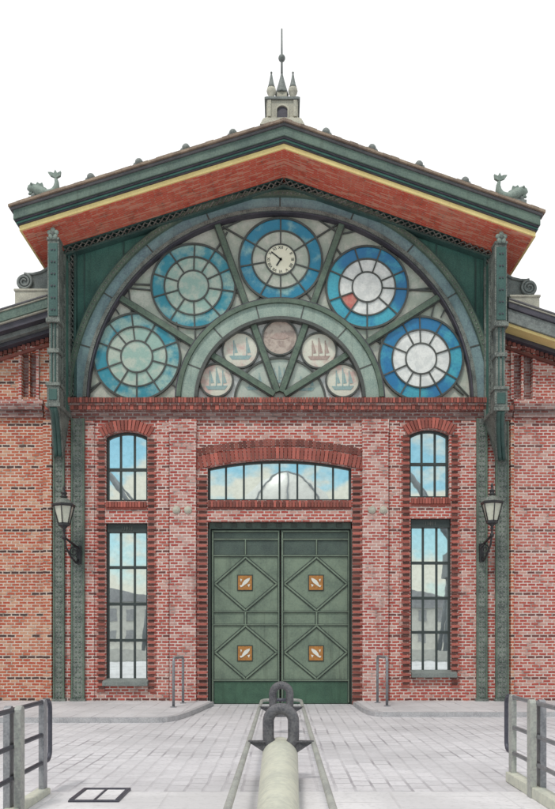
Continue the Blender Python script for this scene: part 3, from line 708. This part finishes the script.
# ---- upper bracketed columns
def upcol(pxa, pxb, sgn, dy):
    yf = -1.14; x0, x1 = PX(pxa, yf), PX(pxb, yf); w_ = x1-x0; cx = (x0+x1)/2
    Z = lambda p: PZ(p+dy, yf)
    m_ = MB('green_iron', 'teal', 'fascia_dark')
    m_.box(x0, x1, yf, yf+.3, Z(318), Z(240), 0)
    m_.box(x0+.03, x1-.03, yf-.02, yf-.001, Z(316), Z(243), 1)
    m_.box(x0-.03, x1+.03, yf-.05, yf+.34, Z(322.5), Z(318.2), 0)           # collar
    m_.box(x0+.03, x1-.03, yf+.03, yf+.28, Z(348), Z(322.7), 0)
    m_.box(x0+.08, x0+.11, yf, yf+.029, Z(383), Z(323), 1); m_.box(x1-.11, x1-.08, yf, yf+.029, Z(383), Z(323), 1)
    m_.box(x0-.01, x1+.01, yf-.01, yf+.3, Z(352.5), Z(348.2), 0)
    m_.box(x0+.03, x1-.03, yf+.03, yf+.28, Z(382.5), Z(352.7), 0)
    m_.box(x0-.04, x1+.04, yf-.06, yf+.34, Z(386), Z(382.7), 0)
    m_.box(x0-.01, x1+.01, yf-.02, yf+.32, Z(403), Z(386.2), 0); m_.box(x0+.04, x1-.04, yf-.04, yf-.021, Z(400), Z(389), 1)
    m_.box(x0-.04, x1+.04, yf-.05, -.16, Z(407), Z(403.2), 0)
    for k in range(6):   # square studs
        z = Z(250+k*12); m_.box(cx-.05, cx-.01, yf-.04, yf-.021, z-.02, z+.02, 2); m_.box(cx+.02, cx+.055, yf-.04, yf-.021, z-.02, z+.02, 2)
    o = m_.build('bracket_column', hall, bevel=.008)
    # tie plates to gable
    s_ = MB('green_iron', 'teal_dark'); xi_ = x1-.06 if sgn < 0 else x0+.06
    zt0, zt1 = Z(403), Z(241)-.06
    s_.box(xi_-.02, xi_+.02, yf+.31, -.102, zt0, zt1, 1)
    e_ = .02 if sgn < 0 else -.02
    for yy in (yf+.31, -.62, -.17): s_.box(*sorted((xi_+e_*1.05, xi_+e_*3.2)), yy, yy+.07, zt0, zt1, 0)
    z_ = zt0+.1
    while z_ < zt1-.2: s_.box(*sorted((xi_+e_*1.05, xi_+e_*2.2)), yf+.385, -.625, z_, z_+.03, 0); z_ += .16
    s_.build('side_plate', o)
    # curved console under the column
    c = MB('green_iron', 'teal'); prof = []
    for i in range(13):
        t = i/12; prof.append((yf+.02+(-.16-yf-.02-.06)*(t**.75), -t*.95))
    zt = Z(407); xs0, xs1 = x0+.02, x1-.02
    lowx = PX(53 if sgn < 0 else 497, -.14); 
    v = []
    for (yy, dz) in prof: v += [(xs0+(lowx-xs0)*(-dz/.95)*.9, yy, zt+dz), (xs1+(lowx+.26-xs1)*(-dz/.95)*.9, yy, zt+dz), (xs1+(lowx+.26-xs1)*(-dz/.95)*.9, -.141, zt+dz), (xs0+(lowx-xs0)*(-dz/.95)*.9, -.141, zt+dz)]
    k = len(prof); c.add(v, [(4*i+e, 4*i+(e+1) % 4, 4*i+4+(e+1) % 4, 4*i+4+e) for i in range(k-1) for e in range(4)]+[(3, 2, 1, 0), (4*k-4, 4*k-3, 4*k-2, 4*k-1)])
    c.tube([(xs0+.08+(lowx-xs0)*(-p_[1]/.95)*.9, p_[0]-.02, zt+p_[1]) for p_ in prof], .05, 8, 1); c.tube([(xs1-.08+(lowx+.26-xs1)*(-p_[1]/.95)*.9, p_[0]-.02, zt+p_[1]) for p_ in prof], .05, 8, 1)
    c.build('console', o)
    # rosette capital
    r_ = MB('green_iron', 'verdigris'); zc_ = Z(234)
    r_.box(x0-.01, x1+.01, yf-.03, yf+.3, Z(240)+.003, Z(237.5), 0)
    for i in range(5): a = R(90+72*i); r_.ball((cx+.085*math.cos(a), yf-.03, zc_+.085*math.sin(a)), .062, 10, 1, (1, .6, 1))
    r_.ball((cx, yf-.05, zc_), .05, 8, 0); r_.build('rosette', o)
upcol(47.5, 59, -1, 0); upcol(495, 507, 1, 4)

# ---- clerestory side walls and wings
m_ = MB('brick_dark'); m_.box(gxl, gxl+.3, .32, YB-.5, 7, 11.15); m_.box(gxr-.3, gxr, .32, YB-.5, 7, 11.15)
m_.build('side_wall', hall)
def wing(sgn, xi, zi, slope):
    xo = sgn*16.0; yw = .02
    top = lambda x, z: z-abs(x-xi)*slope
    w_ = MB('brick_wing' if sgn < 0 else 'brick'); zt = zi-.72
    lp = [(xi, zb), (xo, zb), (xo, top(xo, zt)), (xi, zt)]
    # recess slots
    slots = [(22.3, 28.5, 353, 397), (29.6, 36, 353, 397)] if sgn < 0 else [(513.8, 521.5, 354, 399), (524, 532, 354, 399)]
    w_.holes([lp]+[rect(*s2) for s2 in slots], yw, yw+.4); w_.build('wing_wall', hall)
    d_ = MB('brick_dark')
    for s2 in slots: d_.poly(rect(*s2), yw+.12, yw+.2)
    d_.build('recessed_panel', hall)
    f_ = MB('brick_plain'); a, b = (slots[0][0]-3.4, slots[1][1]+3.2); zt_ = PZ(349.5)
    f_.box(PX(a), PX(slots[0][0]-.4), yw-.05, yw-.001, PZ(400), zt_); f_.box(PX(slots[1][1]+.4), PX(b), yw-.05, yw-.001, PZ(400), zt_)
    f_.box(PX(a), PX(b), yw-.05, yw-.001, zt_+.002, zt_+.08); f_.build('panel_frame', hall, bevel=.006)
    # string courses on the wing
    s_ = MB('brick_dark', 'brick_plain', 'brick_dark'); xa, xb = sorted((xi+sgn*.3, xo)); 
    s_.box(xa, xb, -.10, yw-.001, PZ(405), PZ(400.5), 1); s_.box(xa, xb, -.16, yw-.001, PZ(411), PZ(405)-.003, 0); s_.box(xa, xb, -.08, yw-.001, PZ(418), PZ(411)-.003, 2)
    s_.build('wing_course', hall)
    s_ = MB('brick_old', 'brick_loose'); x = xi+sgn*.05; i = 0
    while abs(x) < 9.5:
        z = top(x, zt-.02); s_.box(*sorted((x, x+sgn*.085)), -.05, yw-.001, z-.10, z-.0, 0); x += sgn*.115; i += 1
    lp = [(xi, zt-.16), (xo, top(xo, zt-.16)), (xo, top(xo, zt-.23)), (xi, zt-.23)]; s_.poly(lp, -.06, yw-.001, 0)
    s_.build('dentil_course', hall)
    def lay(name, mat, a, b, yf):
        q = MB(mat); q.poly([(xi, zi-a), (xo, top(xo, zi-a)), (xo, top(xo, zi-b)), (xi, zi-b)], yf, YB); q.build(name, hall, bevel=.008)
    lay('wing_roof', 'slate', 0, .04, -.74); lay('wing_fascia', 'stone', .043, .075, -.72)
    if sgn < 0:
        lay('wing_fascia', 'fascia', .078, .30, -.69); lay('wing_moulding', 'stone', .303, .34, -.66); lay('wing_moulding', 'fascia_dark', .343, .5, -.6); lay('wing_moulding', 'lead_grey', .503, .62, -.4); lay('wing_moulding', 'fascia_dark', .623, .72, -.25)
    else:
        lay('wing_fascia', 'fascia_dark', .078, .22, -.69); lay('wing_moulding', 'lead_grey', .223, .54, -.64); lay('wing_moulding', 'cream', .543, .62, -.58); lay('wing_moulding', 'fascia_dark', .623, .72, -.2)
wing(-1, -5.66, 9.86, .303); wing(1, 5.47, 9.78, .335)

# ---- volutes on pedestals
def volute(pxc, pyc, sgn, ped):
    y = -.35; cx, cz = P(pxc, pyc, y); r = 8*.0245
    v = MB('lead_grey'); 
    pts = []
    for i in range(60):
        t = i/59; a = R(90+sgn*0)+(-sgn)*t*2*PI*2.2*-1; rr = r*(1-.78*t); pts.append((cx+rr*math.cos(a), y-.14, cz+rr*math.sin(a)))
    v.tube(pts, [.034*(1-.3*i/59) for i in range(60)], 8)
    v.disc(cx, cz, r, y-.12, y+.15, n=32)
    ex = cx-sgn*(.78 if sgn < 0 else .78)
    v.poly([(cx, cz+r), (cx-sgn*.2, cz+r*1.02), (cx-sgn*.4, cz+r*1.25), (cx-sgn*.62, cz+r*1.9), (cx-sgn*.78, cz+r*2.3), (cx-sgn*.78, cz-r*1.0), (cx, cz-r)], y-.08, y+.12)
    v.tube([(cx, y-.1, cz+r), (cx-sgn*.2, y-.1, cz+r*1.02), (cx-sgn*.4, y-.1, cz+r*1.25), (cx-sgn*.62, y-.1, cz+r*1.9), (cx-sgn*.78, y-.1, cz+r*2.3)], .035, 8)
    o = v.build('volute', hall, bevel=.008)
    p_ = MB('stone'); a, b, c, e = ped; x0, x1 = PX(a, y), PX(b, y); p_.box(x0, x1, y-.2, y+.2, PZ(e, y)-.3, PZ(c, y)); p_.box(x0-.02, x1+.02, y-.23, y+.23, PZ(c, y)-.05, PZ(c, y)+.002); p_.build('pedestal', o, bevel=.01)
volute(26, 284, -1, (17.5, 50, 292.5, 300)); volute(527.5, 290, 1, (508, 537, 298.5, 307))

# ---- ridge turret
yt = -1.0
tur = MB('stone', 'lead_grey', 'fascia_dark')
def TX(p): return PX(p, yt)
def TZ(p): return PZ(p, yt)
yc = yt+.38
tur.box(TX(266.5), TX(298), yt, yt+.76, TZ(119), TZ(100), 0)
tur.box(TX(264.5), TX(300), yt-.05, yt+.81, TZ(100)+.002, TZ(97.8), 1)
tur.box(TX(266), TX(298.5), yt-.02, yt+.78, TZ(97.8)+.002, TZ(96.5), 1)
# flared foot
def frus(m_, x0, x1, y0, y1, z0, X0, X1, Y0, Y1, z1, mi):
    m_.add([(x0, y0, z0), (x1, y0, z0), (x1, y1, z0), (x0, y1, z0), (X0, Y0, z1), (X1, Y0, z1), (X1, Y1, z1), (X0, Y1, z1)],
           [(3, 2, 1, 0), (4, 5, 6, 7), (0, 1, 5, 4), (1, 2, 6, 5), (2, 3, 7, 6), (3, 0, 4, 7)], mi)
frus(tur, TX(260), TX(304.5), yt-.15, yt+.9, TZ(128), TX(263), TX(301.5), yt-.08, yt+.84, TZ(120.5), 0)
frus(tur, TX(263), TX(301.5), yt-.08, yt+.84, TZ(120.5)+.002, TX(266.5), TX(298), yt-.001, yt+.761, TZ(117), 0)
for a, b in ((267.5, 271), (293.5, 297)): tur.box(TX(a), TX(b), yt-.04, yt-.001, TZ(117), TZ(100.5), 0)
# niche
lp, _ = archrect(277, 287.5, 106.5, 109.5, 119, y=yt); tur.poly(lp, yt-.012, yt-.001, 2)
lp2, _ = archrect(275.8, 288.7, 105, 108.8, 119, y=yt)
to = tur.build('turret', hall, bevel=.012)
tr_ = MB('stone'); tr_.holes([lp2, [(x+.0, z+.001) for x, z in lp]], yt-.05, yt-.002); tr_.build('niche_frame', to)
for px in (271.3, 293):
    f_ = MB('lead_grey', 'stone'); c = (TX(px), yt+.1, TZ(96.5))
    f_.lathe([(.055, 0), (.075, .03), (.05, .07), (.10, .14), (.115, .20), (.10, .26), (.06, .28)], c, 12, 1)
    f_.lathe([(.10, .27), (.075, .33), (.045, .46), (.02, .6), (.015, .62)], c, 8, 0); f_.ball((c[0], c[1], c[2]+.64), .028, 8)
    f_.build('pinnacle', to)
f_ = MB('lead_grey', 'stone', 'black'); c = (TX(281.8), yt+.38, TZ(96.5))
f_.box(c[0]-.12, c[0]+.12, c[1]-.12, c[1]+.12, c[2]-.02, c[2]+.30, 1)
f_.lathe([(.17, .30), (.15, .36), (.09, .55), (.04, .74), (.028, .8)], c, 8, 0)
f_.lathe([(.026, .8), (.022, 1.4), (.018, 1.9)], c, 8, 0)
sc = 40.8
f_.ball((c[0], c[1], c[2]+1.19), .085, 14, 0)
f_.lathe([(.018, 1.0), (.013, 1.5), (.006, 1.87)], c, 8, 0)
f_.build('spire', to)

# ------------------------------------------------------------------ roof sculptures (sea creatures)
def sea_beast(px0, py0, sgn, label):
    # px0,py0 : middle of the base; sgn +1 = tail to the right
    y = -1.3; s = 18.7/800; cx, cz = P(px0, py0, y)
    pt = lambda dx, dz, dy=0: (cx+sgn*dx*s, y+dy, cz+dz*s)
    root = empty('fish_sculpture', (cx, y, cz), label, 'roof sculpture', 'fish sculptures on the roof ends')
    loc = (cx, y, cz)
    def bd(m_, name, p=root):
        m_.v = [tuple(Vector(q)-Vector(loc)) for q in m_.v]; return m_.build(name, p)
    b = MB('verdigris')
    b.tube([pt(-14, 7), pt(-11, 8.5), pt(-7, 8), pt(-3, 5), pt(2, 3.2), pt(6, 4), pt(10, 6.5), pt(12, 11), pt(12.2, 16), pt(11, 21)],
           [.04, .10, .125, .13, .12, .11, .095, .075, .05, .03], 14)
    b.ball(pt(-11.5, 9.5), .12, 12, 0, (1.1, .9, .9)); b.tube([pt(-12, 7.5), pt(-15, 9), pt(-17, 9.5)], [.07, .05, .03], 8)
    b.tube([pt(-12, 5), pt(-14.5, 4.5), pt(-16, 3.6)], [.06, .04, .02], 8)
    for dy in (-.1, .1): b.ball(pt(-12, 12, dy), .03, 8)
    bd(b, 'body')
    f = MB('verdigris')
    tl = [(11, 20), (6, 22), (3.5, 25.5), (7, 25.5), (9.5, 24.5), (11, 28), (13, 24.6), (16.5, 26.5), (16, 22), (12.5, 20)]
    f.poly([(cx+sgn*a*s, cz+b2*s) for a, b2 in tl], y-.035, y+.035); bd(f, 'tail_fin')
    f = MB('verdigris')
    f.poly([(cx+sgn*a*s, cz+b2*s) for a, b2 in [(-10, 11), (-7, 15.5), (-4.5, 14), (-2, 15), (-1, 11), (2, 9.5), (1, 6), (-5, 8)]], y-.03, y+.03); bd(f, 'dorsal_fin')
    f = MB('lead_grey'); sl = SL if sgn > 0 else SR
    f.poly([(cx-sgn*15*s, cz+(-7)*s), (cx+sgn*14*s, cz+(-1)*s), (cx+sgn*14*s, cz+3.4*s), (cx+sgn*5*s, cz+1.6*s), (cx-sgn*15*s, cz-(.5)*s), ], y-.09, y+.09)
    f.tube([pt(-9, 6), pt(-11, 2), pt(-13, -2)], [.05, .06, .045], 8); bd(f, 'plinth')
sea_beast(44.5, 198, 1, 'grey green fish sculpture with raised tail at the left end of the roof')
sea_beast(510.5, 201, -1, 'grey green fish sculpture with raised tail at the right end of the roof')

# ------------------------------------------------------------------ wall lanterns
def lantern(pxl, pyl, pxw, sgn, label):
    y = -.78; cx = PX(pxl, y); s = (20+y)/800; Z = lambda p: PZ(p+pyl, y)
    root = empty('wall_lantern', (cx, y, Z(530)), label, 'wall lantern', 'lanterns on the iron columns'); loc = Vector((cx, y, Z(530)))
    def bd(m_, name):
        m_.v = [tuple(Vector(q)-loc) for q in m_.v]; return m_.build(name, root)
    z0, z1 = Z(524), Z(506)
    r0, r1 = 5.6*s, 10.6*s
    g = MB('lamp_glass'); g.lathe([(r0*.93, 0), (r1*.93, z1-z0)], (cx, y, z0), 6, smooth=False, rot=R(30)); bd(g, 'lantern_glass')
    f = MB('black')
    for k in range(6):
        a = R(30+60*k); f.tube([(cx+r0*math.cos(a), y+r0*math.sin(a), z0), (cx+r1*math.cos(a), y+r1*math.sin(a), z1)], .014, 6)
    f.lathe([(r0*1.06, -.05), (r0*1.12, 0), (r0*1.0, .025)], (cx, y, z0), 6, smooth=False, rot=R(30)); f.lathe([(r1*1.0, -.02), (r1*1.1, 0), (r1*1.12, .03), (r1*.95, .05)], (cx, y, z1), 6, smooth=False, rot=R(30))
    f.lathe([(r0*.8, 0), (r0*.55, -.04), (.03, -.09), (.05, -.12), (.022, -.16), (.022, -.24), (.04, -.27)][::-1], (cx, y, z0-.04), 10)
    bd(f, 'lantern_frame')
    f = MB('green_iron', 'black'); f.lathe([(r1*.95, 0), (r1*.7, .08), (r1*.35, .13), (.05, .15)], (cx, y, z1+.05), 6, 0, False, R(30))
    f.lathe([(.055, 0), (.10, .03), (.05, .06), (.06, .10), (.085, .12), (.03, .15), (.025, .2), (.038, .24), (.01, .30)], (cx, y, z1+.19), 10, 1); bd(f, 'lantern_roof')
    a_ = MB('black'); wx = PX(pxw, -.15); zt = Z(537)
    a_.tube([(cx, y, Z(534)), (cx, y, zt), (cx+(wx-cx)*.3, y*.85, zt-.06), (wx, -.16, Z(546))], .03, 8)
    a_.tube([(cx, y, zt-.02), (cx+(wx-cx)*.12, y*.88, Z(547)), (cx+(wx-cx)*.45, y*.6, Z(556)), (cx+(wx-cx)*.8, y*.35, Z(561)), (wx, -.17, Z(557))], .026, 8)
    pts = []
    for i in range(24):
        t = i/23; a = t*3.6*PI*.9; rr = .13*(1-t*.75); pts.append((cx+(wx-cx)*.62+rr*math.cos(a)*(-sgn)*-1*.8, y*.45+rr*math.cos(a)*.5, Z(550)+rr*math.sin(a)))
    a_.tube(pts, .018, 6)
    a_.ball((cx, y, zt-.01), .055, 10)
    a_.box(wx-.05, wx+.05, -.19, -.115, Z(562), Z(543)); bd(a_, 'wall_bracket')
lantern(64, 0, 79, 1, 'black wall lantern on the left pair of iron columns')
lantern(492, -2.5, 481.5, -1, 'black wall lantern on the right pair of iron columns')

# ------------------------------------------------------------------ hoop stands
def hoop(a, b, zt, label):
    (x0, y0), (x1, y1) = a, b; loc = ((x0+x1)/2, (y0+y1)/2, 0); m_ = MB('steel')
    r = .1; d_ = Vector((x1-x0, y1-y0, 0)); l = d_.length; u = d_/l; A = Vector((x0, y0, 0)); pts = [A-Vector((0, 0, .02)), A+Vector((0, 0, zt-r))]
    for i in range(1, 7): t = i/6*PI/2; pts.append(A+u*(r-r*math.cos(t))+Vector((0, 0, zt-r+r*math.sin(t))))
    for i in range(1, 7): t = i/6*PI/2; pts.append(A+u*(l-r+r*math.sin(t))+Vector((0, 0, zt-r+r*math.cos(t))))
    pts.append(A+u*l+Vector((0, 0, -.02))); m_.tube(pts, .032, 12)
    for q in (A, A+u*l): m_.lathe([(.075, .002), (.075, .014), (.04, .02)], (q.x, q.y, 0), 14)
    m_.v = [tuple(Vector(p)-Vector(loc)) for p in m_.v]; o = m_.build('hoop_stand'); o.location = loc
    o['label'] = label; o['category'] = 'hoop stand'; o['group'] = 'steel hoops in front of the pilasters'
hoop(GR(173.5, 707.5, 0), GR(183, 703.5, 0), 1.12, 'grey steel hoop stand left of the green door')
hoop(GR(377.5, 703, 0), GR(387, 706.5, 0), 1.13, 'grey steel hoop stand right of the green door')

# ------------------------------------------------------------------ gangway railings
def railing(x, yend, sgn, posts, label, kerb):
    root = empty('railing', (x, yend, SZ), label, 'railing', 'railings at the quay edge'); loc = Vector((x, yend, SZ))
    def bd(m_, name, bv=0):
        m_.v = [tuple(Vector(q)-loc) for q in m_.v]; return m_.build(name, root, bevel=bv)
    y1 = -24
    for z, nm in ((.90, 'top_rail'), (.55, 'mid_rail'), (.25, 'low_rail')):
        m_ = MB('steel_dark' if sgn < 0 else 'steel'); m_.tube([(x, yend-.02, z), (x, y1, z)], .024, 10); bd(m_, nm)
    m_ = MB('steel_dark'); ye = yend+.26; pts = [(x, yend-.01, .90)]
    for i in range(7): t = i/6*PI/2; pts.append((x, ye-.1+.1*math.sin(t), .80+.1*math.cos(t)))
    for i in range(7): t = i/6*PI/2; pts.append((x, ye-.1+.1*math.cos(t), .35-.1*math.sin(t)))
    pts.append((x, yend-.01, .25)); m_.tube(pts, .026, 10); bd(m_, 'end_loop')
    for k, yp in enumerate(posts):
        m_ = MB('steel', 'rail_pale'); w_ = .062
        # two flat bars with rounded heads, one either side of the rails
        def bar(xa, xb, mi, ztop):
            n = 8; lp = [(yp-w_, SZ), (yp+w_, SZ), (yp+w_, ztop-w_)]+[(yp+w_*math.cos(PI*i/n), ztop-w_+w_*math.sin(PI*i/n)) for i in range(1, n)]+[(yp-w_, ztop-w_)]
            v = [(xa, a, b) for a, b in lp]+[(xb, a, b) for a, b in lp]; q = len(lp)
            m_.add(v, [list(range(q)), list(range(2*q-1, q-1, -1))]+[(i, i+q, (i+1) % q+q, (i+1) % q) for i in range(q)], mi)
        if k == 0: bar(x-.03, x+.03, 0 if sgn < 0 else 1, .93)
        else: bar(x-.085, x-.018, 0 if sgn < 0 else 1, .94); bar(x+.018, x+.085, 1 if sgn < 0 else 0, .94)
        bd(m_, 'post', .006)
    m_ = MB('bollard'); m_.box(x-.07, x+.07, y1, yend+.05, SZ+.004, SZ+kerb); bd(m_, 'base_strip', .01)
railing(-2.57, -11.4, -1, [-11.4, -12.33, -13.6, -15.2, -16.8], 'steel post and rail barrier at the left edge of the foreground', .07)
railing(2.69, -10.67, 1, [-10.67, -11.55, -12.9, -14.5, -16.1], 'steel post and rail barrier at the right edge of the foreground', .12)

# ------------------------------------------------------------------ chain guide in the middle of the quay
CX = PX(281.5, 0)
fx = .385; zf = .345
g = empty('guide_frame', (CX, -9, SZ), 'long pale tubular guide frame running toward the green door around the chain links', 'guide frame'); loc = Vector((CX, -9, SZ))
def bdg(m_, name, root=g, lc=loc, bv=0):
    m_.v = [tuple(Vector(q)-lc) for q in m_.v]; return m_.build(name, root, bevel=bv)
for s2 in (-1, 1):
    m_ = MB('rail_pale'); pts = [(CX+s2*fx, -15.3, SZ), (CX+s2*fx, -15.25, .2), (CX+s2*fx, -15.15, .30), (CX+s2*fx, -15.0, zf)]
    pts += [(CX+s2*fx, -4.35, zf), (CX+s2*(fx-.04), -4.2, zf), (CX+s2*(fx-.12), -4.1, zf), (CX+s2*.15, -4.08, zf)]
    m_.tube(pts, .031, 12); bdg(m_, 'side_rail')
m_ = MB('steel_dark'); m_.tube([(CX-.16, -4.08, zf), (CX+.16, -4.08, zf)], .036, 10); bdg(m_, 'end_bar')
for yy in (-10.6,):
    m_ = MB('link'); m_.box(CX-.035, CX+.035, yy-.08, yy+.08, SZ+.005, zf-.147); m_.box(CX-.16, CX+.16, yy-.12, yy+.12, SZ+.004, SZ+.02); bdg(m_, 'pedestal')
for yy in (-10.6, -6.0):
    for s2 in (-1, 1):
        m_ = MB('link'); v = [(CX+s2*fx, yy, zf+.02), (CX+s2*.12, yy, zf+.02), (CX+s2*.12, yy, zf-.15), (CX+s2*(fx-.05), yy, zf-.01)]
        m_.poly([(a, c) for a, b, c in v], yy-.02, yy+.02); m_.box(CX-.12 if s2 < 0 else CX, CX if s2 < 0 else CX+.12, yy-.05, yy+.05, zf-.145, zf-.10); m_.box(*sorted((CX+s2*.12, CX+s2*fx)), yy-.05, yy+.05, zf+.021, zf+.035); bdg(m_, 'cross_bracket')
def link(yy, label):
    loc2 = Vector((CX, yy, .25)); m_ = MB('link'); r = .148; zt, zl = .82-.065, .30; pts = []
    for i in range(17): a = PI*i/16; pts.append((CX+r*math.cos(a), yy, zt-r+r*math.sin(a)))
    for i in range(17): a = PI+PI*i/16; pts.append((CX+r*math.cos(a), yy, zl+r*.9+r*math.sin(a)))
    m_.tube(pts, .068, 14, closed=True); m_.v = [tuple(Vector(q)-loc2) for q in m_.v]; o = m_.build('chain_link'); o.location = loc2
    o['label'] = label; o['category'] = 'chain link'; o['group'] = 'upright chain links in the guide frame'
link(-10.6, 'large upright grey chain link directly behind the end of the pale tube')
link(-6.0, 'farther upright grey chain link in front of the door threshold')
m_ = MB('bollard', 'link'); bl = Vector((CX-.01, -10.35, SZ))
A_, B_ = Vector((CX-.01, -10.42, .19)), Vector((CX-.03, -15.2, .06)); pts = []; rr = []
for t, q in ((-.035, .03), (-.033, .09), (-.028, .14), (-.018, .185), (-.006, .207), (.006, .213), (.2, .203), (.4, .192), (.6, .18), (.8, .17), (1, .158)): pts.append(A_+(B_-A_)*t); rr.append(q)
m_.tube(pts, rr, 36); m_.v = [tuple(Vector(p)-bl) for p in m_.v]
root = empty('mooring_boom', tuple(bl), 'thick pale yellow grey tube lying on the quay, ending at the dark chain link', 'boom')
m_.build('tube', root)
for t in (.12, .8):
    c_ = A_+(B_-A_)*t; q = MB('link'); q.box(c_.x-.14, c_.x+.14, c_.y-.08, c_.y+.08, SZ+.005, c_.z-.13); q.v = [tuple(Vector(p)-bl) for p in q.v]; q.build('saddle', root)

# ------------------------------------------------------------------ drain frame in the quay
x0, ya = GR(84, 790.5); x1, _ = GR(131, 790.5); yb_ = GR(90, 803)[1]
dr = empty('drain_cover', ((x0+x1)/2, (ya+yb_)/2, SZ), 'dark framed rectangular drain cover set in the pale foreground slabs', 'drain cover'); loc = Vector(dr.location)
m_ = MB('steel_dark'); zt = SZ+.03; t = .045
m_.box(x0, x1, ya-t, ya, SZ+.002, zt); m_.box(x0, x1, yb_, yb_+t, SZ+.002, zt-.006); m_.box(x0, x0+t, yb_+t+.002, ya-t-.002, SZ+.002, zt); m_.box(x1-t, x1, yb_+t+.002, ya-t-.002, SZ+.002, zt)
m_.box((x0+x1)/2-.012, (x0+x1)/2+.012, yb_+t+.002, ya-t-.002, SZ+.002, zt-.004); bdg(m_, 'rim', dr, loc, .004)
m_ = MB('quay'); m_.box(x0+t+.002, (x0+x1)/2-.014, yb_+t+.004, ya-t-.004, SZ+.002, SZ+.016); m_.box((x0+x1)/2+.014, x1-t-.002, yb_+t+.004, ya-t-.004, SZ+.002, SZ+.016); bdg(m_, 'lid', dr, loc)

# ------------------------------------------------------------------ far bank behind the viewer (seen mirrored in the window panes)
def shed(x, y, w_, d_, h, rise, label, nwin):
    root = empty('warehouse', (x, y, -.6), label, 'warehouse', 'warehouses on the far bank')
    def q(m_, n): return m_.build(n, root)
    m_ = MB('far_wall'); m_.box(-w_/2, w_/2, -d_, 0, 0, h); q(m_, 'wall')
    m_ = MB('far_roof'); m_.poly([(-w_/2-.6, h+.02), (w_/2+.6, h+.02), (0, h+rise)], -d_-.5, .5); q(m_, 'roof')
    for i in range(nwin):
        for z in (1.2, 5.0):
            if z+2.4 > h: continue
            xx = -w_/2+w_*(i+.5)/nwin; m_ = MB('far_roof'); m_.box(xx-.8, xx+.8, .01, .12, z, z+2.2); q(m_, 'window')
shed(-34, -124, 30, 18, 8.5, 3, 'long pale warehouse with grey roof, left on the far bank', 9)
shed(22, -126, 40, 18, 7.5, 3.5, 'widest pale warehouse on the far bank', 11)
th = empty('domed_theatre', (1, -140, -.6), 'white domed theatre between the warehouses on the far bank', 'theatre')
m_ = MB('white'); m_.lathe([(16*math.cos(R(a)), 35*math.sin(R(a))) for a in range(0, 90, 6)]+[(.2, 35)], (0, 0, 0), 40); m_.build('dome', th)
for a0 in (-40, 0, 40):
    m_ = MB('far_dark'); m_.tube([(16.2*math.cos(R(e))*math.sin(R(a0)), 16.2*math.cos(R(e))*math.cos(R(a0)), 35.2*math.sin(R(e))) for e in range(0, 91, 9)], .16, 6); m_.build('rib', th)
def crane(x, y, label):
    root = empty('harbour_crane', (x, y, -.6), label, 'harbour crane', 'cranes on the far bank'); m_ = MB('far_dark')
    for a in (-2.5, 2.5):
        for b in (-2.5, 2.5): m_.tube([(a, b, 0), (a*.5, b*.5, 12)], .4, 6)
    m_.build('portal', root); m_ = MB('far_dark'); m_.box(-2, 2, -2.5, 2.5, 12, 16); m_.build('cab', root)
    m_ = MB('far_dark'); m_.tube([(1, 0, 15), (-9, 2, 30)], .5, 6); m_.tube([(-1, 0, 16), (-2, 0, 22), (-9, 2, 30)], .2, 6); m_.tube([(-9, 2, 30), (-9, 2, 14)], .1, 5); m_.build('jib', root)
crane(-20, -112, 'steel harbour crane beside the long warehouse on the far bank'); crane(29, -112, 'steel harbour crane in front of the widest warehouse on the far bank')
